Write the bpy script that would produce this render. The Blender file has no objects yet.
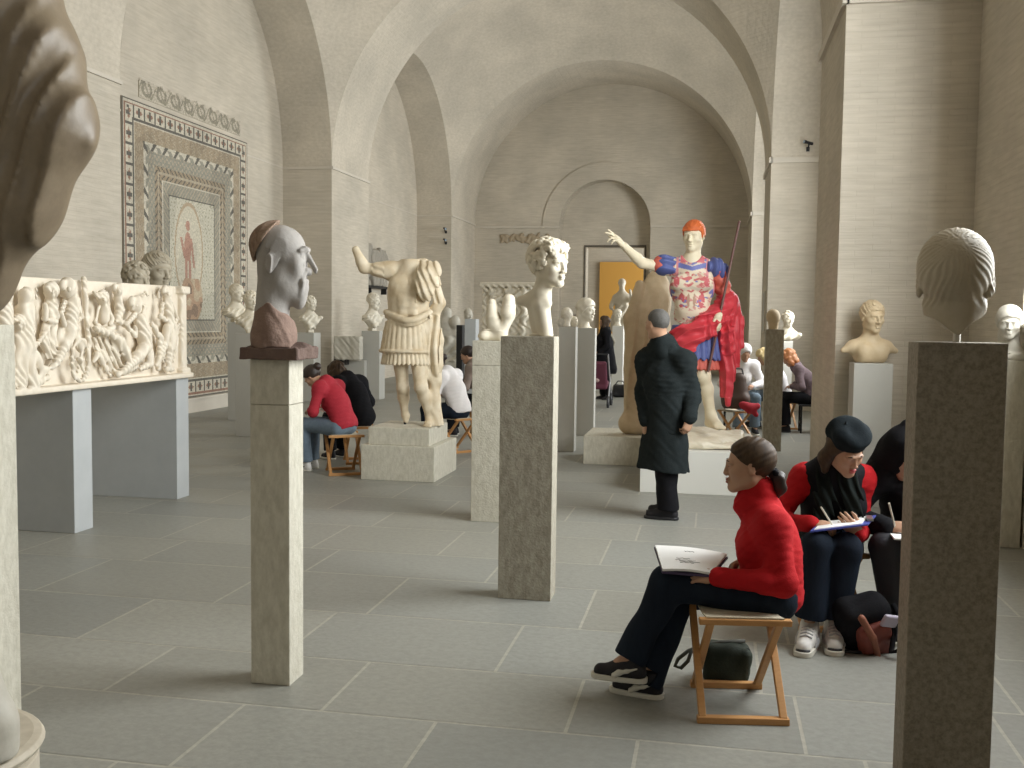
import bpy, math, random
import numpy as np
C = bpy.context.scene.collection
PI = math.pi
random.seed(7)

# ------------------------------------------------------------------ camera model
FPX, CAM_H = 1020.0, 1.65
YAW, PITCH, ROLL = math.radians(11.1), math.radians(3.7), math.radians(0.72)
def cam_basis():
    f = np.array([-math.sin(YAW)*math.cos(PITCH), math.cos(YAW)*math.cos(PITCH), -math.sin(PITCH)])
    r0 = np.array([math.cos(YAW), math.sin(YAW), 0.0])
    u0 = np.cross(r0, f)
    c, s = math.cos(ROLL), math.sin(ROLL)
    return c*r0 + s*u0, -s*r0 + c*u0, f
CR, CU, CF = cam_basis()
CAMPOS = np.array([0, 0, CAM_H])
def sight(x, y): return CF + CR*(x-512)/FPX + CU*(384-y)/FPX
def P(x, y, Y):                     # point of the room seen at photo pixel (x, y) at depth Y
    d = sight(x, y); return CAMPOS + d*(Y/d[1])
def PF(x, y, z=0.0):                # same, on the level z
    d = sight(x, y); return CAMPOS + d*((z-CAM_H)/d[2])

# ------------------------------------------------------------------ materials
def mat(name, col, rough=0.6, metal=0.0, noise=None, bump=None, spec=0.4, sheen=0.0, attr=None):
    """noise=(scale, amount, second colour[, stretch]); bump=(scale, strength)"""
    m = bpy.data.materials.new(name); m.use_nodes = True
    nt = m.node_tree; b = nt.nodes['Principled BSDF']
    b.inputs['Base Color'].default_value = (*col, 1); b.inputs['Roughness'].default_value = rough
    b.inputs['Metallic'].default_value = metal; b.inputs['Specular IOR Level'].default_value = spec
    if sheen: b.inputs['Sheen Weight'].default_value = sheen
    tc = nt.nodes.new('ShaderNodeTexCoord')
    src = None
    if attr:
        a = nt.nodes.new('ShaderNodeAttribute'); a.attribute_name = attr; src = a.outputs['Color']
    if noise:
        mp = nt.nodes.new('ShaderNodeMapping'); nt.links.new(tc.outputs['Object'], mp.inputs['Vector'])
        st = noise[3] if len(noise) > 3 else (1, 1, 1)
        mp.inputs['Scale'].default_value = st
        n = nt.nodes.new('ShaderNodeTexNoise'); n.inputs['Scale'].default_value = noise[0]
        n.inputs['Detail'].default_value = 6; n.inputs['Roughness'].default_value = 0.65
        nt.links.new(mp.outputs['Vector'], n.inputs['Vector'])
        r = nt.nodes.new('ShaderNodeValToRGB'); r.color_ramp.elements[0].position = 0.38; r.color_ramp.elements[1].position = 0.66
        nt.links.new(n.outputs['Fac'], r.inputs['Fac'])
        mul = nt.nodes.new('ShaderNodeMath'); mul.operation = 'MULTIPLY'; mul.inputs[1].default_value = noise[1]
        nt.links.new(r.outputs['Color'], mul.inputs[0])
        mx = nt.nodes.new('ShaderNodeMix'); mx.data_type = 'RGBA'
        nt.links.new(mul.outputs[0], mx.inputs['Factor'])
        if src: nt.links.new(src, mx.inputs['A'])
        else: mx.inputs['A'].default_value = (*col, 1)
        mx.inputs['B'].default_value = (*noise[2], 1)
        src = mx.outputs['Result']
    if src: nt.links.new(src, b.inputs['Base Color'])
    if bump:
        n2 = nt.nodes.new('ShaderNodeTexNoise'); n2.inputs['Scale'].default_value = bump[0]; n2.inputs['Detail'].default_value = 5
        nt.links.new(tc.outputs['Object'], n2.inputs['Vector'])
        bp = nt.nodes.new('ShaderNodeBump'); bp.inputs['Strength'].default_value = bump[1]; bp.inputs['Distance'].default_value = 0.01
        nt.links.new(n2.outputs['Fac'], bp.inputs['Height']); nt.links.new(bp.outputs['Normal'], b.inputs['Normal'])
    return m

# ------------------------------------------------------------------ object bookkeeping
def tag(o, label=None, cat=None, group=None, kind=None):
    if label: o['label'] = label
    if cat: o['category'] = cat
    if group: o['group'] = group
    if kind: o['kind'] = kind
    return o
def thing(name, label, cat, loc, group=None):
    o = bpy.data.objects.new(name, None); C.objects.link(o)
    o.empty_display_size = 0.1
    o.location = loc
    return tag(o, label, cat, group)
def link(name, me, m, parent=None):
    """link mesh data given in WORLD coordinates, parented to a root that is only translated"""
    o = bpy.data.objects.new(name, me); C.objects.link(o)
    if m is not None and not len(me.materials): me.materials.append(m)
    if parent is not None:
        off = np.zeros(3); r = parent
        while r is not None: off += np.array(r.location); r = r.parent
        n = len(me.vertices); co = np.empty(n*3, np.float32); me.vertices.foreach_get('co', co)
        co = co.reshape(-1, 3) - off; me.vertices.foreach_set('co', co.astype(np.float32).ravel()); me.update()
        o.parent = parent
    return o
def origin_to(o, loc):
    me = o.data; n = len(me.vertices); co = np.empty(n*3, np.float32); me.vertices.foreach_get('co', co)
    co = co.reshape(-1, 3) - np.array(loc, np.float32); me.vertices.foreach_set('co', co.ravel()); me.update(); o.location = loc
    return o

def copy_tree(o, parent=None):
    c = o.copy(); C.objects.link(c)
    if parent is not None: c.parent = parent
    for ch in list(o.children): copy_tree(ch, c)
    return c

# ------------------------------------------------------------------ plain mesh builder (boxes, bars, tubes, lathes)
class MB:
    def __init__(s): s.v = []; s.f = []; s.c = []
    def add(s, vs, fs, col=None):
        n = len(s.v); s.v += [tuple(map(float, p)) for p in vs]; s.f += [tuple(i+n for i in f) for f in fs]
        s.c += [col]*len(fs); return s
    def box(s, lo, hi, col=None):
        x0, y0, z0 = lo; x1, y1, z1 = hi
        return s.add([(x0,y0,z0),(x1,y0,z0),(x1,y1,z0),(x0,y1,z0),(x0,y0,z1),(x1,y0,z1),(x1,y1,z1),(x0,y1,z1)],
              [(0,3,2,1),(4,5,6,7),(0,1,5,4),(1,2,6,5),(2,3,7,6),(3,0,4,7)], col)
    def bar(s, a, b, w, h, up=(0,0,1), col=None):
        a = np.array(a, float); b = np.array(b, float); d = b-a; d /= np.linalg.norm(d)
        up = np.array(up, float); r = np.cross(d, up); r /= np.linalg.norm(r); u = np.cross(r, d)
        r = r*w/2; u = u*h/2
        vs = [a-r-u, a+r-u, a+r+u, a-r+u, b-r-u, b+r-u, b+r+u, b-r+u]
        return s.add(vs, [(0,1,2,3),(7,6,5,4),(0,4,5,1),(1,5,6,2),(2,6,7,3),(3,7,4,0)], col)
    def tube(s, pts, rad, n=8, closed=False, col=None, cap=True):
        pts = [np.array(p, float) for p in pts]; m = len(pts); vs = []; fs = []
        rr = rad if hasattr(rad, '__len__') else [rad]*m
        prev = None
        for i, p in enumerate(pts):
            if closed: t = pts[(i+1) % m]-pts[i-1]
            else: t = pts[min(i+1, m-1)]-pts[max(i-1, 0)]
            t = t/(np.linalg.norm(t)+1e-9)
            if prev is None:
                q = np.array((0, 0, 1.0)) if abs(t[2]) < .9 else np.array((1.0, 0, 0))
                r = np.cross(t, q)
            else: r = prev - t*np.dot(prev, t)
            r /= np.linalg.norm(r)+1e-9; prev = r; u = np.cross(t, r)
            for k in range(n):
                a = 2*PI*k/n; vs.append(p + rr[i]*(math.cos(a)*r + math.sin(a)*u))
        for i in range(m if closed else m-1):
            j = (i+1) % m
            for k in range(n):
                l = (k+1) % n; fs.append((i*n+k, i*n+l, j*n+l, j*n+k))
        if not closed and cap: fs.append(tuple(range(n))[::-1]); fs.append(tuple((m-1)*n+k for k in range(n)))
        return s.add(vs, fs, col)
    def lathe(s, prof, c=(0,0,0), n=32, col=None):
        vs = []; fs = []; m = len(prof)
        for r, z in prof:
            for k in range(n):
                a = 2*PI*k/n; vs.append((c[0]+r*math.cos(a), c[1]+r*math.sin(a), c[2]+z))
        for i in range(m-1):
            for k in range(n):
                l = (k+1) % n; fs.append((i*n+k, i*n+l, (i+1)*n+l, (i+1)*n+k))
        fs.append(tuple(range(n))[::-1]); fs.append(tuple((m-1)*n+k for k in range(n)))
        return s.add(vs, fs, col)
    def mesh(s, name, smooth=False):
        me = bpy.data.meshes.new(name); me.from_pydata(s.v, [], s.f); me.update()
        if smooth: me.polygons.foreach_set('use_smooth', [True]*len(me.polygons))
        if any(c is not None for c in s.c):
            a = me.color_attributes.new('Col', 'FLOAT_COLOR', 'CORNER')
            buf = []
            for f, c in zip(s.f, s.c): buf += [*(c or (1, 1, 1)), 1.0]*len(f)
            a.data.foreach_set('color', buf)
        return me
    def build(s, name, m, parent=None, smooth=False, bevel=0.0):
        o = link(name, s.mesh(name, smooth), m, parent)
        if bevel:
            b = o.modifiers.new('bevel', 'BEVEL'); b.width = bevel; b.segments = 2; b.limit_method = 'ANGLE'
        return o

# ------------------------------------------------------------------ sculpting kit: signed distance fields meshed with surface nets
def rotm(rx=0, ry=0, rz=0):
    cx, sx, cy, sy, cz, sz = math.cos(rx), math.sin(rx), math.cos(ry), math.sin(ry), math.cos(rz), math.sin(rz)
    X = np.array([[1,0,0],[0,cx,-sx],[0,sx,cx]]); Y = np.array([[cy,0,sy],[0,1,0],[-sy,0,cy]]); Z = np.array([[cz,-sz,0],[sz,cz,0],[0,0,1]])
    return Z @ Y @ X
def unit(v): v = np.asarray(v, float); return v/(np.linalg.norm(v)+1e-12)
def frame_from(fwd, up):
    """columns: right, forward, up"""
    f = unit(fwd); u = np.asarray(up, float); r = unit(np.cross(f, u)); u = np.cross(r, f)
    return np.stack([r, f, u], 1)
QUAL = 1.0
class Sdf:
    def __init__(s): s.ops = []; s.R = np.eye(3); s.t = np.zeros(3); s.s = 1.0
    def at(s, t=(0,0,0), R=None, sc=1.0): s.t = np.asarray(t, float); s.R = np.eye(3) if R is None else R; s.s = sc; return s
    def w(s, p): return s.R @ (np.asarray(p, float)*s.s) + s.t
    def _op(s, fn, lo, hi, k, mode): s.ops.append((fn, np.asarray(lo, float), np.asarray(hi, float), k*s.s, mode)); return s
    def cap(s, a, b, ra, rb=None, k=0.02, mode='u', flat=None):
        """tapered capsule; flat=(axis, factor) squashes it along a local axis"""
        rb = ra if rb is None else rb
        a = s.w(a); b = s.w(b); ra *= s.s; rb *= s.s; ba = b-a; L2 = float(ba @ ba)+1e-12
        fx = None
        if flat is not None: fx = (unit(s.R @ np.asarray(flat[0], float)), flat[1])
        def fn(x, y, z):
            px, py, pz = x-a[0], y-a[1], z-a[2]
            h = np.clip((px*ba[0]+py*ba[1]+pz*ba[2])/L2, 0, 1)
            qx, qy, qz = px-h*ba[0], py-h*ba[1], pz-h*ba[2]
            q2 = qx*qx+qy*qy+qz*qz
            if fx is not None:
                dd = qx*fx[0][0]+qy*fx[0][1]+qz*fx[0][2]; q2 = q2 + dd*dd*(1/fx[1]**2-1)
                d = np.sqrt(q2)-(ra+(rb-ra)*h); return d*np.where(d > 0, 1.0, 1.0)*max(fx[1], .5)
            return np.sqrt(q2)-(ra+(rb-ra)*h)
        r = np.maximum(ra, rb)
        return s._op(fn, np.minimum(a-ra, b-rb), np.maximum(a+ra, b+rb), k, mode)
    def ell(s, c, r, R=None, k=0.02, mode='u'):
        c = s.w(c); r = np.asarray(r, float)*np.ones(3)*s.s; M = s.R if R is None else s.R @ R
        hb = np.sqrt(((M*r)**2).sum(1))
        def fn(x, y, z):
            px, py, pz = x-c[0], y-c[1], z-c[2]
            q = [(px*M[0, i]+py*M[1, i]+pz*M[2, i])/r[i] for i in range(3)]
            k0 = np.sqrt(q[0]**2+q[1]**2+q[2]**2)+1e-9
            k1 = np.sqrt((q[0]/r[0])**2+(q[1]/r[1])**2+(q[2]/r[2])**2)+1e-9
            return k0*(k0-1)/k1
        return s._op(fn, c-hb, c+hb, k, mode)
    def box(s, c, h, R=None, rnd=0.005, k=0.005, mode='u'):
        c = s.w(c); h = np.asarray(h, float)*s.s; rnd *= s.s; M = s.R if R is None else s.R @ R
        hb = (np.abs(M)*h).sum(1)
        def fn(x, y, z):
            px, py, pz = x-c[0], y-c[1], z-c[2]
            q = [np.abs(px*M[0, i]+py*M[1, i]+pz*M[2, i])-h[i]+rnd for i in range(3)]
            out = np.sqrt(np.maximum(q[0], 0)**2+np.maximum(q[1], 0)**2+np.maximum(q[2], 0)**2)
            return out+np.minimum(np.maximum(np.maximum(q[0], q[1]), q[2]), 0)-rnd
        return s._op(fn, c-hb, c+hb, k, mode)
    def fn(s, f, lo, hi, k=0.02, mode='u'):
        """f(x,y,z) in the local frame, lo/hi a local box"""
        R, t, sc = s.R, s.t, s.s
        cs = np.array([s.w((a, b, c)) for a in (lo[0], hi[0]) for b in (lo[1], hi[1]) for c in (lo[2], hi[2])])
        def g(x, y, z):
            px, py, pz = x-t[0], y-t[1], z-t[2]
            q = [(px*R[0, i]+py*R[1, i]+pz*R[2, i])/sc for i in range(3)]
            return f(*q)*sc
        return s._op(g, cs.min(0), cs.max(0), k, mode)
    def disp(s, f, lo, hi): return s.fn(f, lo, hi, 0.0, 'd')
    def chain(s, pts, rads, k=0.02, mode='u', flat=None):
        for i in range(len(pts)-1): s.cap(pts[i], pts[i+1], rads[i], rads[i+1], k if i else k, mode, flat)
        return s
    def mesh(s, name, h, smooth=1, color=None, pad=3, clip=None):
        h = h/QUAL
        add = [o for o in s.ops if o[4] == 'u']
        lo = np.min([o[1] for o in add], 0)-h*pad-0.012; hi = np.max([o[2] for o in add], 0)+h*pad+0.012
        if clip is not None: lo = np.maximum(lo, clip[0]); hi = np.minimum(hi, clip[1])
        n = np.ceil((hi-lo)/h).astype(int)+1
        A = np.full(n, 1.0, np.float32)
        ax = [(lo[i]+h*np.arange(n[i])).astype(np.float32) for i in range(3)]
        for fn, l, u, k, mode in s.ops:
            m = k*(1.9 if mode == 'u' else 1.2)+h*3+(0.01 if mode == 'u' else 0.0)
            i0 = np.clip(np.floor((l-m-lo)/h).astype(int), 0, n); i1 = np.clip(np.ceil((u+m-lo)/h).astype(int)+1, 0, n)
            if np.any(i1 <= i0): continue
            sl = tuple(slice(a, b) for a, b in zip(i0, i1))
            d = fn(ax[0][sl[0], None, None], ax[1][None, sl[1], None], ax[2][None, None, sl[2]])
            B = A[sl]
            if mode == 'u':
                if k > 0:
                    hh = np.maximum(k-np.abs(B-d), 0)/k; A[sl] = np.minimum(B, d)-hh*hh*k*0.25
                else: A[sl] = np.minimum(B, d)
            elif mode == 's':
                if k > 0:
                    hh = np.maximum(k-np.abs(B+d), 0)/k; A[sl] = np.maximum(B, -d)+hh*hh*k*0.25
                else: A[sl] = np.maximum(B, -d)
            elif mode == 'i': A[sl] = np.maximum(B, d)
            elif mode == 'd': A[sl] = B+d
        v, f = surface_nets(A, lo, h, smooth)
        me = bpy.data.meshes.new(name)
        me.vertices.add(len(v)); me.vertices.foreach_set('co', v.astype(np.float32).ravel())
        me.loops.add(f.size); me.loops.foreach_set('vertex_index', f.astype(np.int32).ravel())
        me.polygons.add(len(f)); me.polygons.foreach_set('loop_start', np.arange(0, f.size, 4, dtype=np.int32))
        me.polygons.foreach_set('loop_total', np.full(len(f), 4, np.int32))
        me.update(calc_edges=True); me.validate()
        me.polygons.foreach_set('use_smooth', np.ones(len(me.polygons), bool))
        if color is not None:
            c = color(v[:, 0], v[:, 1], v[:, 2]); a = me.color_attributes.new('Col', 'FLOAT_COLOR', 'POINT')
            a.data.foreach_set('color', np.concatenate([c, np.ones((len(c), 1))], 1).astype(np.float32).ravel())
        return me
    def build(s, name, m, h, parent=None, **kw): return link(name, s.mesh(name, h, **kw), m, parent)

def surface_nets(A, lo, h, smooth=1):
    ins = A < 0; n = A.shape
    cnt = np.zeros([k-1 for k in n], np.uint8)
    for i in (0, 1):
        for j in (0, 1):
            for k in (0, 1): cnt += ins[i:n[0]-1+i, j:n[1]-1+j, k:n[2]-1+k]
    act = (cnt > 0) & (cnt < 8); cells = np.argwhere(act)
    ids = np.full(act.shape, -1, np.int32); ids[act] = np.arange(len(cells), dtype=np.int32)
    acc = np.zeros((len(cells), 3)); num = np.zeros(len(cells))
    cor = {}
    for i in (0, 1):
        for j in (0, 1):
            for k in (0, 1): cor[(i, j, k)] = A[cells[:, 0]+i, cells[:, 1]+j, cells[:, 2]+k].astype(float)
    for a in cor:
        for d in range(3):
            if a[d]: continue
            b = list(a); b[d] = 1; va, vb = cor[a], cor[tuple(b)]
            x = (va < 0) != (vb < 0); t = np.where(x, va/np.where(x, va-vb, 1), 0)
            for e in range(3): acc[:, e] += np.where(x, a[e]+(t if e == d else 0), 0)
            num += x
    v = cells + acc/num[:, None]
    quads = []
    for d in range(3):
        e, f = (d+1) % 3, (d+2) % 3
        sl0 = [slice(None)]*3; sl1 = [slice(None)]*3
        sl0[d] = slice(0, n[d]-1); sl1[d] = slice(1, n[d])
        for q in (e, f): sl0[q] = slice(1, n[q]-1); sl1[q] = slice(1, n[q]-1)
        a = ins[tuple(sl0)]; b = ins[tuple(sl1)]
        w = np.argwhere(a != b)
        if not len(w): continue
        flip = ~a[tuple(w.T)]
        base = w.copy(); base[:, e] += 1; base[:, f] += 1
        def cell(de, df):
            c = base.copy(); c[:, e] -= de; c[:, f] -= df
            return ids[c[:, 0], c[:, 1], c[:, 2]]
        q = np.stack([cell(1, 1), cell(0, 1), cell(0, 0), cell(1, 0)], 1)
        q[flip] = q[flip][:, ::-1]
        quads.append(q)
    f = np.concatenate(quads)
    f = f[(f >= 0).all(1)]
    for _ in range(smooth):
        s = np.zeros_like(v); c = np.zeros(len(v))
        for i in range(4):
            a, b = f[:, i], f[:, (i+1) % 4]
            for p, q in ((a, b), (b, a)):
                c += np.bincount(p, minlength=len(v))
                for e in range(3): s[:, e] += np.bincount(p, v[q, e], minlength=len(v))
        v = 0.5*v+0.5*s/np.maximum(c, 1)[:, None]
    return v*h+lo, f

def wob(x, y, z, f, seed=0):
    """cheap smooth noise in about [-1, 1]"""
    r = np.random.RandomState(seed+11); o = 0
    for i in range(4):
        d = r.normal(size=3); d /= np.linalg.norm(d); w = f*(0.7+0.5*i)
        o = o + np.sin(w*(d[0]*x+d[1]*y+d[2]*z)+r.uniform(0, 6.28)+1.3*np.sin(0.6*w*(d[1]*x-d[2]*y+d[0]*z)+i))
    return o/3.0
# ------------------------------------------------------------------ anatomy
def head_sdf(S, c, R, sc=1.0, fem=False, ears=True, neck=None, open_eyes=True, jaw=1.0, brow=1.0, nose=1.0, heavy=0.0):
    """head in its own frame: x right, y forward, z up, eye level at 0; 0.23 m high at sc=1"""
    S.at(c, R, sc)
    S.ell((0,-.018,.030), (.076,.095,.086), k=.01)
    S.ell((0,.022,-.028), (.061,.062,.078), k=.03)
    jw = .046*jaw
    S.cap((-jw,-.012,-.058), (-.012,.062,-.097), .020, .017, k=.03).cap((jw,-.012,-.058), (.012,.062,-.097), .020, .017, k=.03)
    S.ell((0,.066,-.098), (.020+heavy*.006,.018,.016+heavy*.004), k=.02)
    for s in (-1, 1):
        S.ell((s*.042,.050,-.026), (.022,.022,.020), k=.025)
        S.ell((s*.030,.0795,.015), (.026,.012*brow,.0085), rotm(0, s*.12, -s*.35), k=.014)
        S.ell((s*.0315,.089,-.002), (.0175,.016,.0115), k=.012, mode='s')
        S.ell((s*.031,.0685,-.003), .0135, k=.002)
        if open_eyes:
            S.cap((s*.016,.079,.002), (s*.032,.0835,.0075), .0028, k=.004).cap((s*.032,.0835,.0075), (s*.047,.072,.0), .0028, k=.004)
            S.cap((s*.017,.079,-.006), (s*.032,.0805,-.0125), .0024, k=.004).cap((s*.032,.0805,-.0125), (s*.046,.071,-.004), .0024, k=.004)
        if ears:
            S.ell((s*.077,-.014,-.006), (.008,.018,.031), rotm(-.15, 0, -s*.35), k=.006)
            S.ell((s*.087,-.012,.0), (.006,.010,.018), rotm(-.15, 0, -s*.35), k=.006, mode='s')
    nose = nose*(.62 if fem else 1.0)
    S.cap((0,.084,.008), (0,.086+.020*nose,-.034), .0078 if fem else .0085, .0088 if fem else .0105, k=.012)
    for s in (-1, 1): S.ell((s*.0115,.090+.004*nose,-.038), (.0085,.011,.0085), k=.008)
    S.ell((0,.087,-.0605), (.021,.0095,.0058), k=.008)
    S.ell((0,.0855,-.0735), (.0175,.0105,.0068), k=.008)
    if not fem: S.ell((0,.098,-.0668), (.024,.012,.0016), k=.004, mode='s')
    if fem: pass
    if neck is not None:
        S.cap((0,-.022,-.055), S.R.T @ ((np.asarray(neck, float)-S.t))/S.s, (.045 if fem else .054), (.050 if fem else .062), k=.03)
    S.at()
    return S

def hair_cap(S, c, R, sc=1.0, off=.010, low=-.06, front=.035, back=-.09, side=.0, kind='short', seed=0, amp=.003):
    """a shell of hair over the skull, cut by a hair line"""
    S.at(c, R, sc)
    S.ell((0,-.020,.032), (.076+off,.096+off,.086+off), k=.0)
    def cut(x, y, z):   # >0 where there is no hair
        line = np.where(y > .015, front+.0*y, np.where(y > -.03, side, back+0*y))
        t = np.clip((y+.03)/.11, 0, 1)
        line = back*(1-t)**1.5 + side*(4*t*(1-t))*.6 + front*t**1.2
        return -(line-z) * -1
    S.fn(lambda x, y, z: (back*(1-np.clip((y+.06)/.14, 0, 1))+front*np.clip((y+.06)/.14, 0, 1))-z+0*x, (-.2,-.2,-.2), (.2,.2,.2), mode='i')
    if kind == 'short': S.disp(lambda x, y, z: amp*wob(x, y, z, 260, seed), (-.12,-.14,-.12), (.12,.12,.14))
    if kind == 'comb': S.disp(lambda x, y, z: amp*np.sin(26*np.arctan2(x, y+.06)+6*np.sin(30*z))+0*x, (-.12,-.14,-.12), (.12,.12,.14))
    S.at(); return S

def curls(S, c, R, sc=1.0, n=150, r=.016, seed=1, front=.03, back=-.085, off=.008, k=.004, side=-.03):
    """locks scattered over the skull, each a small comma-shaped tuft"""
    rs = np.random.RandomState(seed); S.at(c, R, sc); m = 0; i = 0
    while m < n and i < 6000:
        i += 1
        d = unit(rs.normal(size=3)); p = np.array([0,-.020,.032])+d*(np.array([.076,.096,.086])+off)
        t = np.clip((p[1]+.06)/.13, 0, 1); line = back*(1-t)+front*t
        if p[2] < line: continue
        m += 1
        tn = unit(np.cross(d, rs.normal(size=3))); q = p+tn*r*1.1-d*.002; q2 = q+unit(np.cross(d, tn))*r*.8
        S.cap(p, q, r*.55, r*.62, k=k); S.cap(q, q2, r*.62, r*.35, k=k)
    S.at(); return S

FING = [(.028,.090,.066,.0088), (.0095,.095,.074,.0090), (-.0095,.092,.068,.0085), (-.027,.084,.054,.0076)]
def hand_sdf(S, wrist, d, back, side=1, curl=(.5,.6,.4), sc=1.0, thumb=(.6,.5), spread=.06, k=.006, curls_=None, palm_k=.02):
    """d: direction of the fingers, back: normal of the back of the hand, side=+1: thumb towards d x back"""
    f = unit(d); b = unit(np.asarray(back, float)-f*np.dot(back, f)); x = np.cross(f, b)*side
    R = np.stack([x, f, b], 1); S.at(wrist, R, sc)
    S.cap((0,0,0), (.012,.05,0), .026, .024, k=palm_k, flat=((0,0,1), .55))
    S.cap((.022,.045,0), (.026,.082,.001), .017, .0125, k=.012).cap((.004,.045,0), (.008,.086,.002), .017, .0125, k=.012)
    S.cap((-.014,.042,0), (-.010,.084,.001), .016, .012, k=.012).cap((-.020,.035,-.002), (-.026,.077,0), .014, .0105, k=.012)
    for i, (fx, fy, L, r) in enumerate(FING):
        c = curl if curls_ is None else curls_[i]
        p = np.array([fx, fy-.006, 0.0]); a = 0.0; sp = (1.3-i)*spread
        for j, (fr, q) in enumerate(((.46, c[0]), (.30, c[1]), (.24, c[2]))):
            a += q; v = np.array([math.sin(sp)*math.cos(a), math.cos(sp)*math.cos(a), -math.sin(a)])
            p2 = p+v*L*fr; S.cap(p, p2, r*(1-.1*j), r*(1-.1*(j+1)), k=k*.7); p = p2
    p = np.array([.022,.018,-.006]); a = thumb[0]
    v = np.array([math.sin(a)*.85+.2, math.cos(a), -.25-.3*thumb[1]]); v = unit(v)
    p2 = p+v*.042; S.cap(p, p2, .0135, .0105, k=.012)
    v2 = unit(v+np.array([-.55*thumb[1], .35, -.35*thumb[1]])); p3 = p2+v2*.030; S.cap(p2, p3, .0105, .0092, k=k)
    v3 = unit(v2+np.array([-.4*thumb[1], .2, -.2*thumb[1]])); S.cap(p3, p3+v3*.022, .0092, .0070, k=k)
    S.at(); return S

def torso_frame(J):
    up = unit(J['chest']-J['pelvis']); rt = J['shR']-J['shL']; rt = unit(rt-up*np.dot(rt, up)); fw = np.cross(up, rt)
    return np.stack([rt, fw, up], 1)
def torso_sdf(S, J, g=0.0, sc=1.0, fem=False, wide=1.0, belly=0.0):
    """trunk from the hips to the base of the neck, grown by g"""
    R = torso_frame(J); hp = J['hipR']-J['hipL']; upx = unit(J['chest']-J['pelvis'])
    rh = unit(hp); Rh = np.stack([rh, unit(np.cross(upx, rh)), upx], 1)
    S.at()
    S.ell(J['pelvis'], np.array([.150*wide*(1.06 if fem else 1), .115, .115])*sc+g, Rh, k=.06*sc)
    S.ell((J['pelvis']*.55+J['chest']*.45), np.array([(.118 if fem else .135)*wide, .098+belly, .14])*sc+g, R, k=.09*sc)
    S.ell(J['chest'], np.array([(.138 if fem else .165)*wide, .110, .165])*sc+g, R, k=.08*sc)
    sh = .052*sc+g
    S.cap(J['shR']+R[:, 0]*-.015*sc, J['neck'], sh, .05*sc+g, k=.05*sc).cap(J['shL']+R[:, 0]*.015*sc, J['neck'], sh, .05*sc+g, k=.05*sc)
    S.cap(J['chest'], J['neck'], .09*sc+g, .055*sc+g, k=.06*sc)
    if fem:
        for s in (-1, 1): S.ell(J['chest']+R @ np.array([s*.066, .085, .005])*sc, np.array([.052,.045,.05])*sc+g, R, k=.05*sc)
    return S
def arm_sdf(S, J, side, g=0.0, sc=1.0, ge=None, upto=1.0, k=.04):
    a, e, w = J['sh'+side], J['el'+side], J['wr'+side]; ge = g if ge is None else ge
    S.at(); S.ell(a, .058*sc+g, k=k*sc)
    S.cap(a, e, .049*sc+g, .039*sc+g, k=k*sc)
    m = e*.72+w*.28
    S.cap(e, m, .039*sc+g, .041*sc+g, k=.03*sc); S.cap(m, e*(1-upto)+w*upto, .041*sc+g, (.041+(.027-.041)*upto)*sc+ge, k=.02*sc)
    return S
def leg_sdf(S, J, side, g=0.0, sc=1.0, gb=None, upto=1.0, calf=None):
    h, kn, an = J['hip'+side], J['kn'+side], J['an'+side]; gb = g if gb is None else gb
    S.at(); S.cap(h, kn, .088*sc+g, .056*sc+g, k=.05*sc)
    ax = unit(an-kn); th = unit(kn-h); fw = th-ax*np.dot(th, ax)
    fw = unit(fw) if np.linalg.norm(fw) > .15 else unit(J.get('fwd', np.array([0, 1.0, 0])))
    m = kn*.66+an*.34-fw*.014*sc
    S.ell(kn+fw*.012*sc, .050*sc+g, k=.03*sc)
    S.cap(kn, m, .050*sc+g, .053*sc+g*.6+gb*.4, k=.04*sc); S.cap(m, kn*(1-upto)+an*upto, .053*sc+g*.6+gb*.4, .036*sc+gb, k=.04*sc)
    return S
def foot_sdf(S, heel_ank, toe, sc=1.0, g=0.0, up=(0,0,1), toes=True):
    an = np.asarray(heel_ank, float); d = np.asarray(toe, float)-an; u = unit(up); d = unit(d-u*np.dot(d, u)); x = np.cross(d, u)
    S.at(an, np.stack([x, d, u], 1), sc)
    S.cap((0,-.03,-.055), (0,.11,-.063), .036+g, .030+g, k=.03).cap((0,0,-.0), (0,.10,-.05), .040+g, .028+g, k=.04)
    if toes:
        for i, (tx, L, r) in enumerate(((-.026,.052,.014), (-.009,.055,.011), (.006,.050,.0105), (.019,.042,.010), (.030,.032,.009))):
            S.cap((tx,.12,-.066), (tx*1.1,.12+L,-.076), r+.003, r, k=.012)
    S.at(); return S
def folds(S, lo, hi, amp, freq, seed=0, stretch=(1,1,1)):
    S.at(); S.disp(lambda x, y, z: amp*wob(x*stretch[0], y*stretch[1], z*stretch[2], freq, seed), lo, hi)
    return S
def V(*a): return np.array(a, float)
LINE_SHORT = ([-.12,-.06,-.02,.02,.05,.075,.1], [-.085,-.080,-.045,.0,.035,.055,.06])
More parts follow.
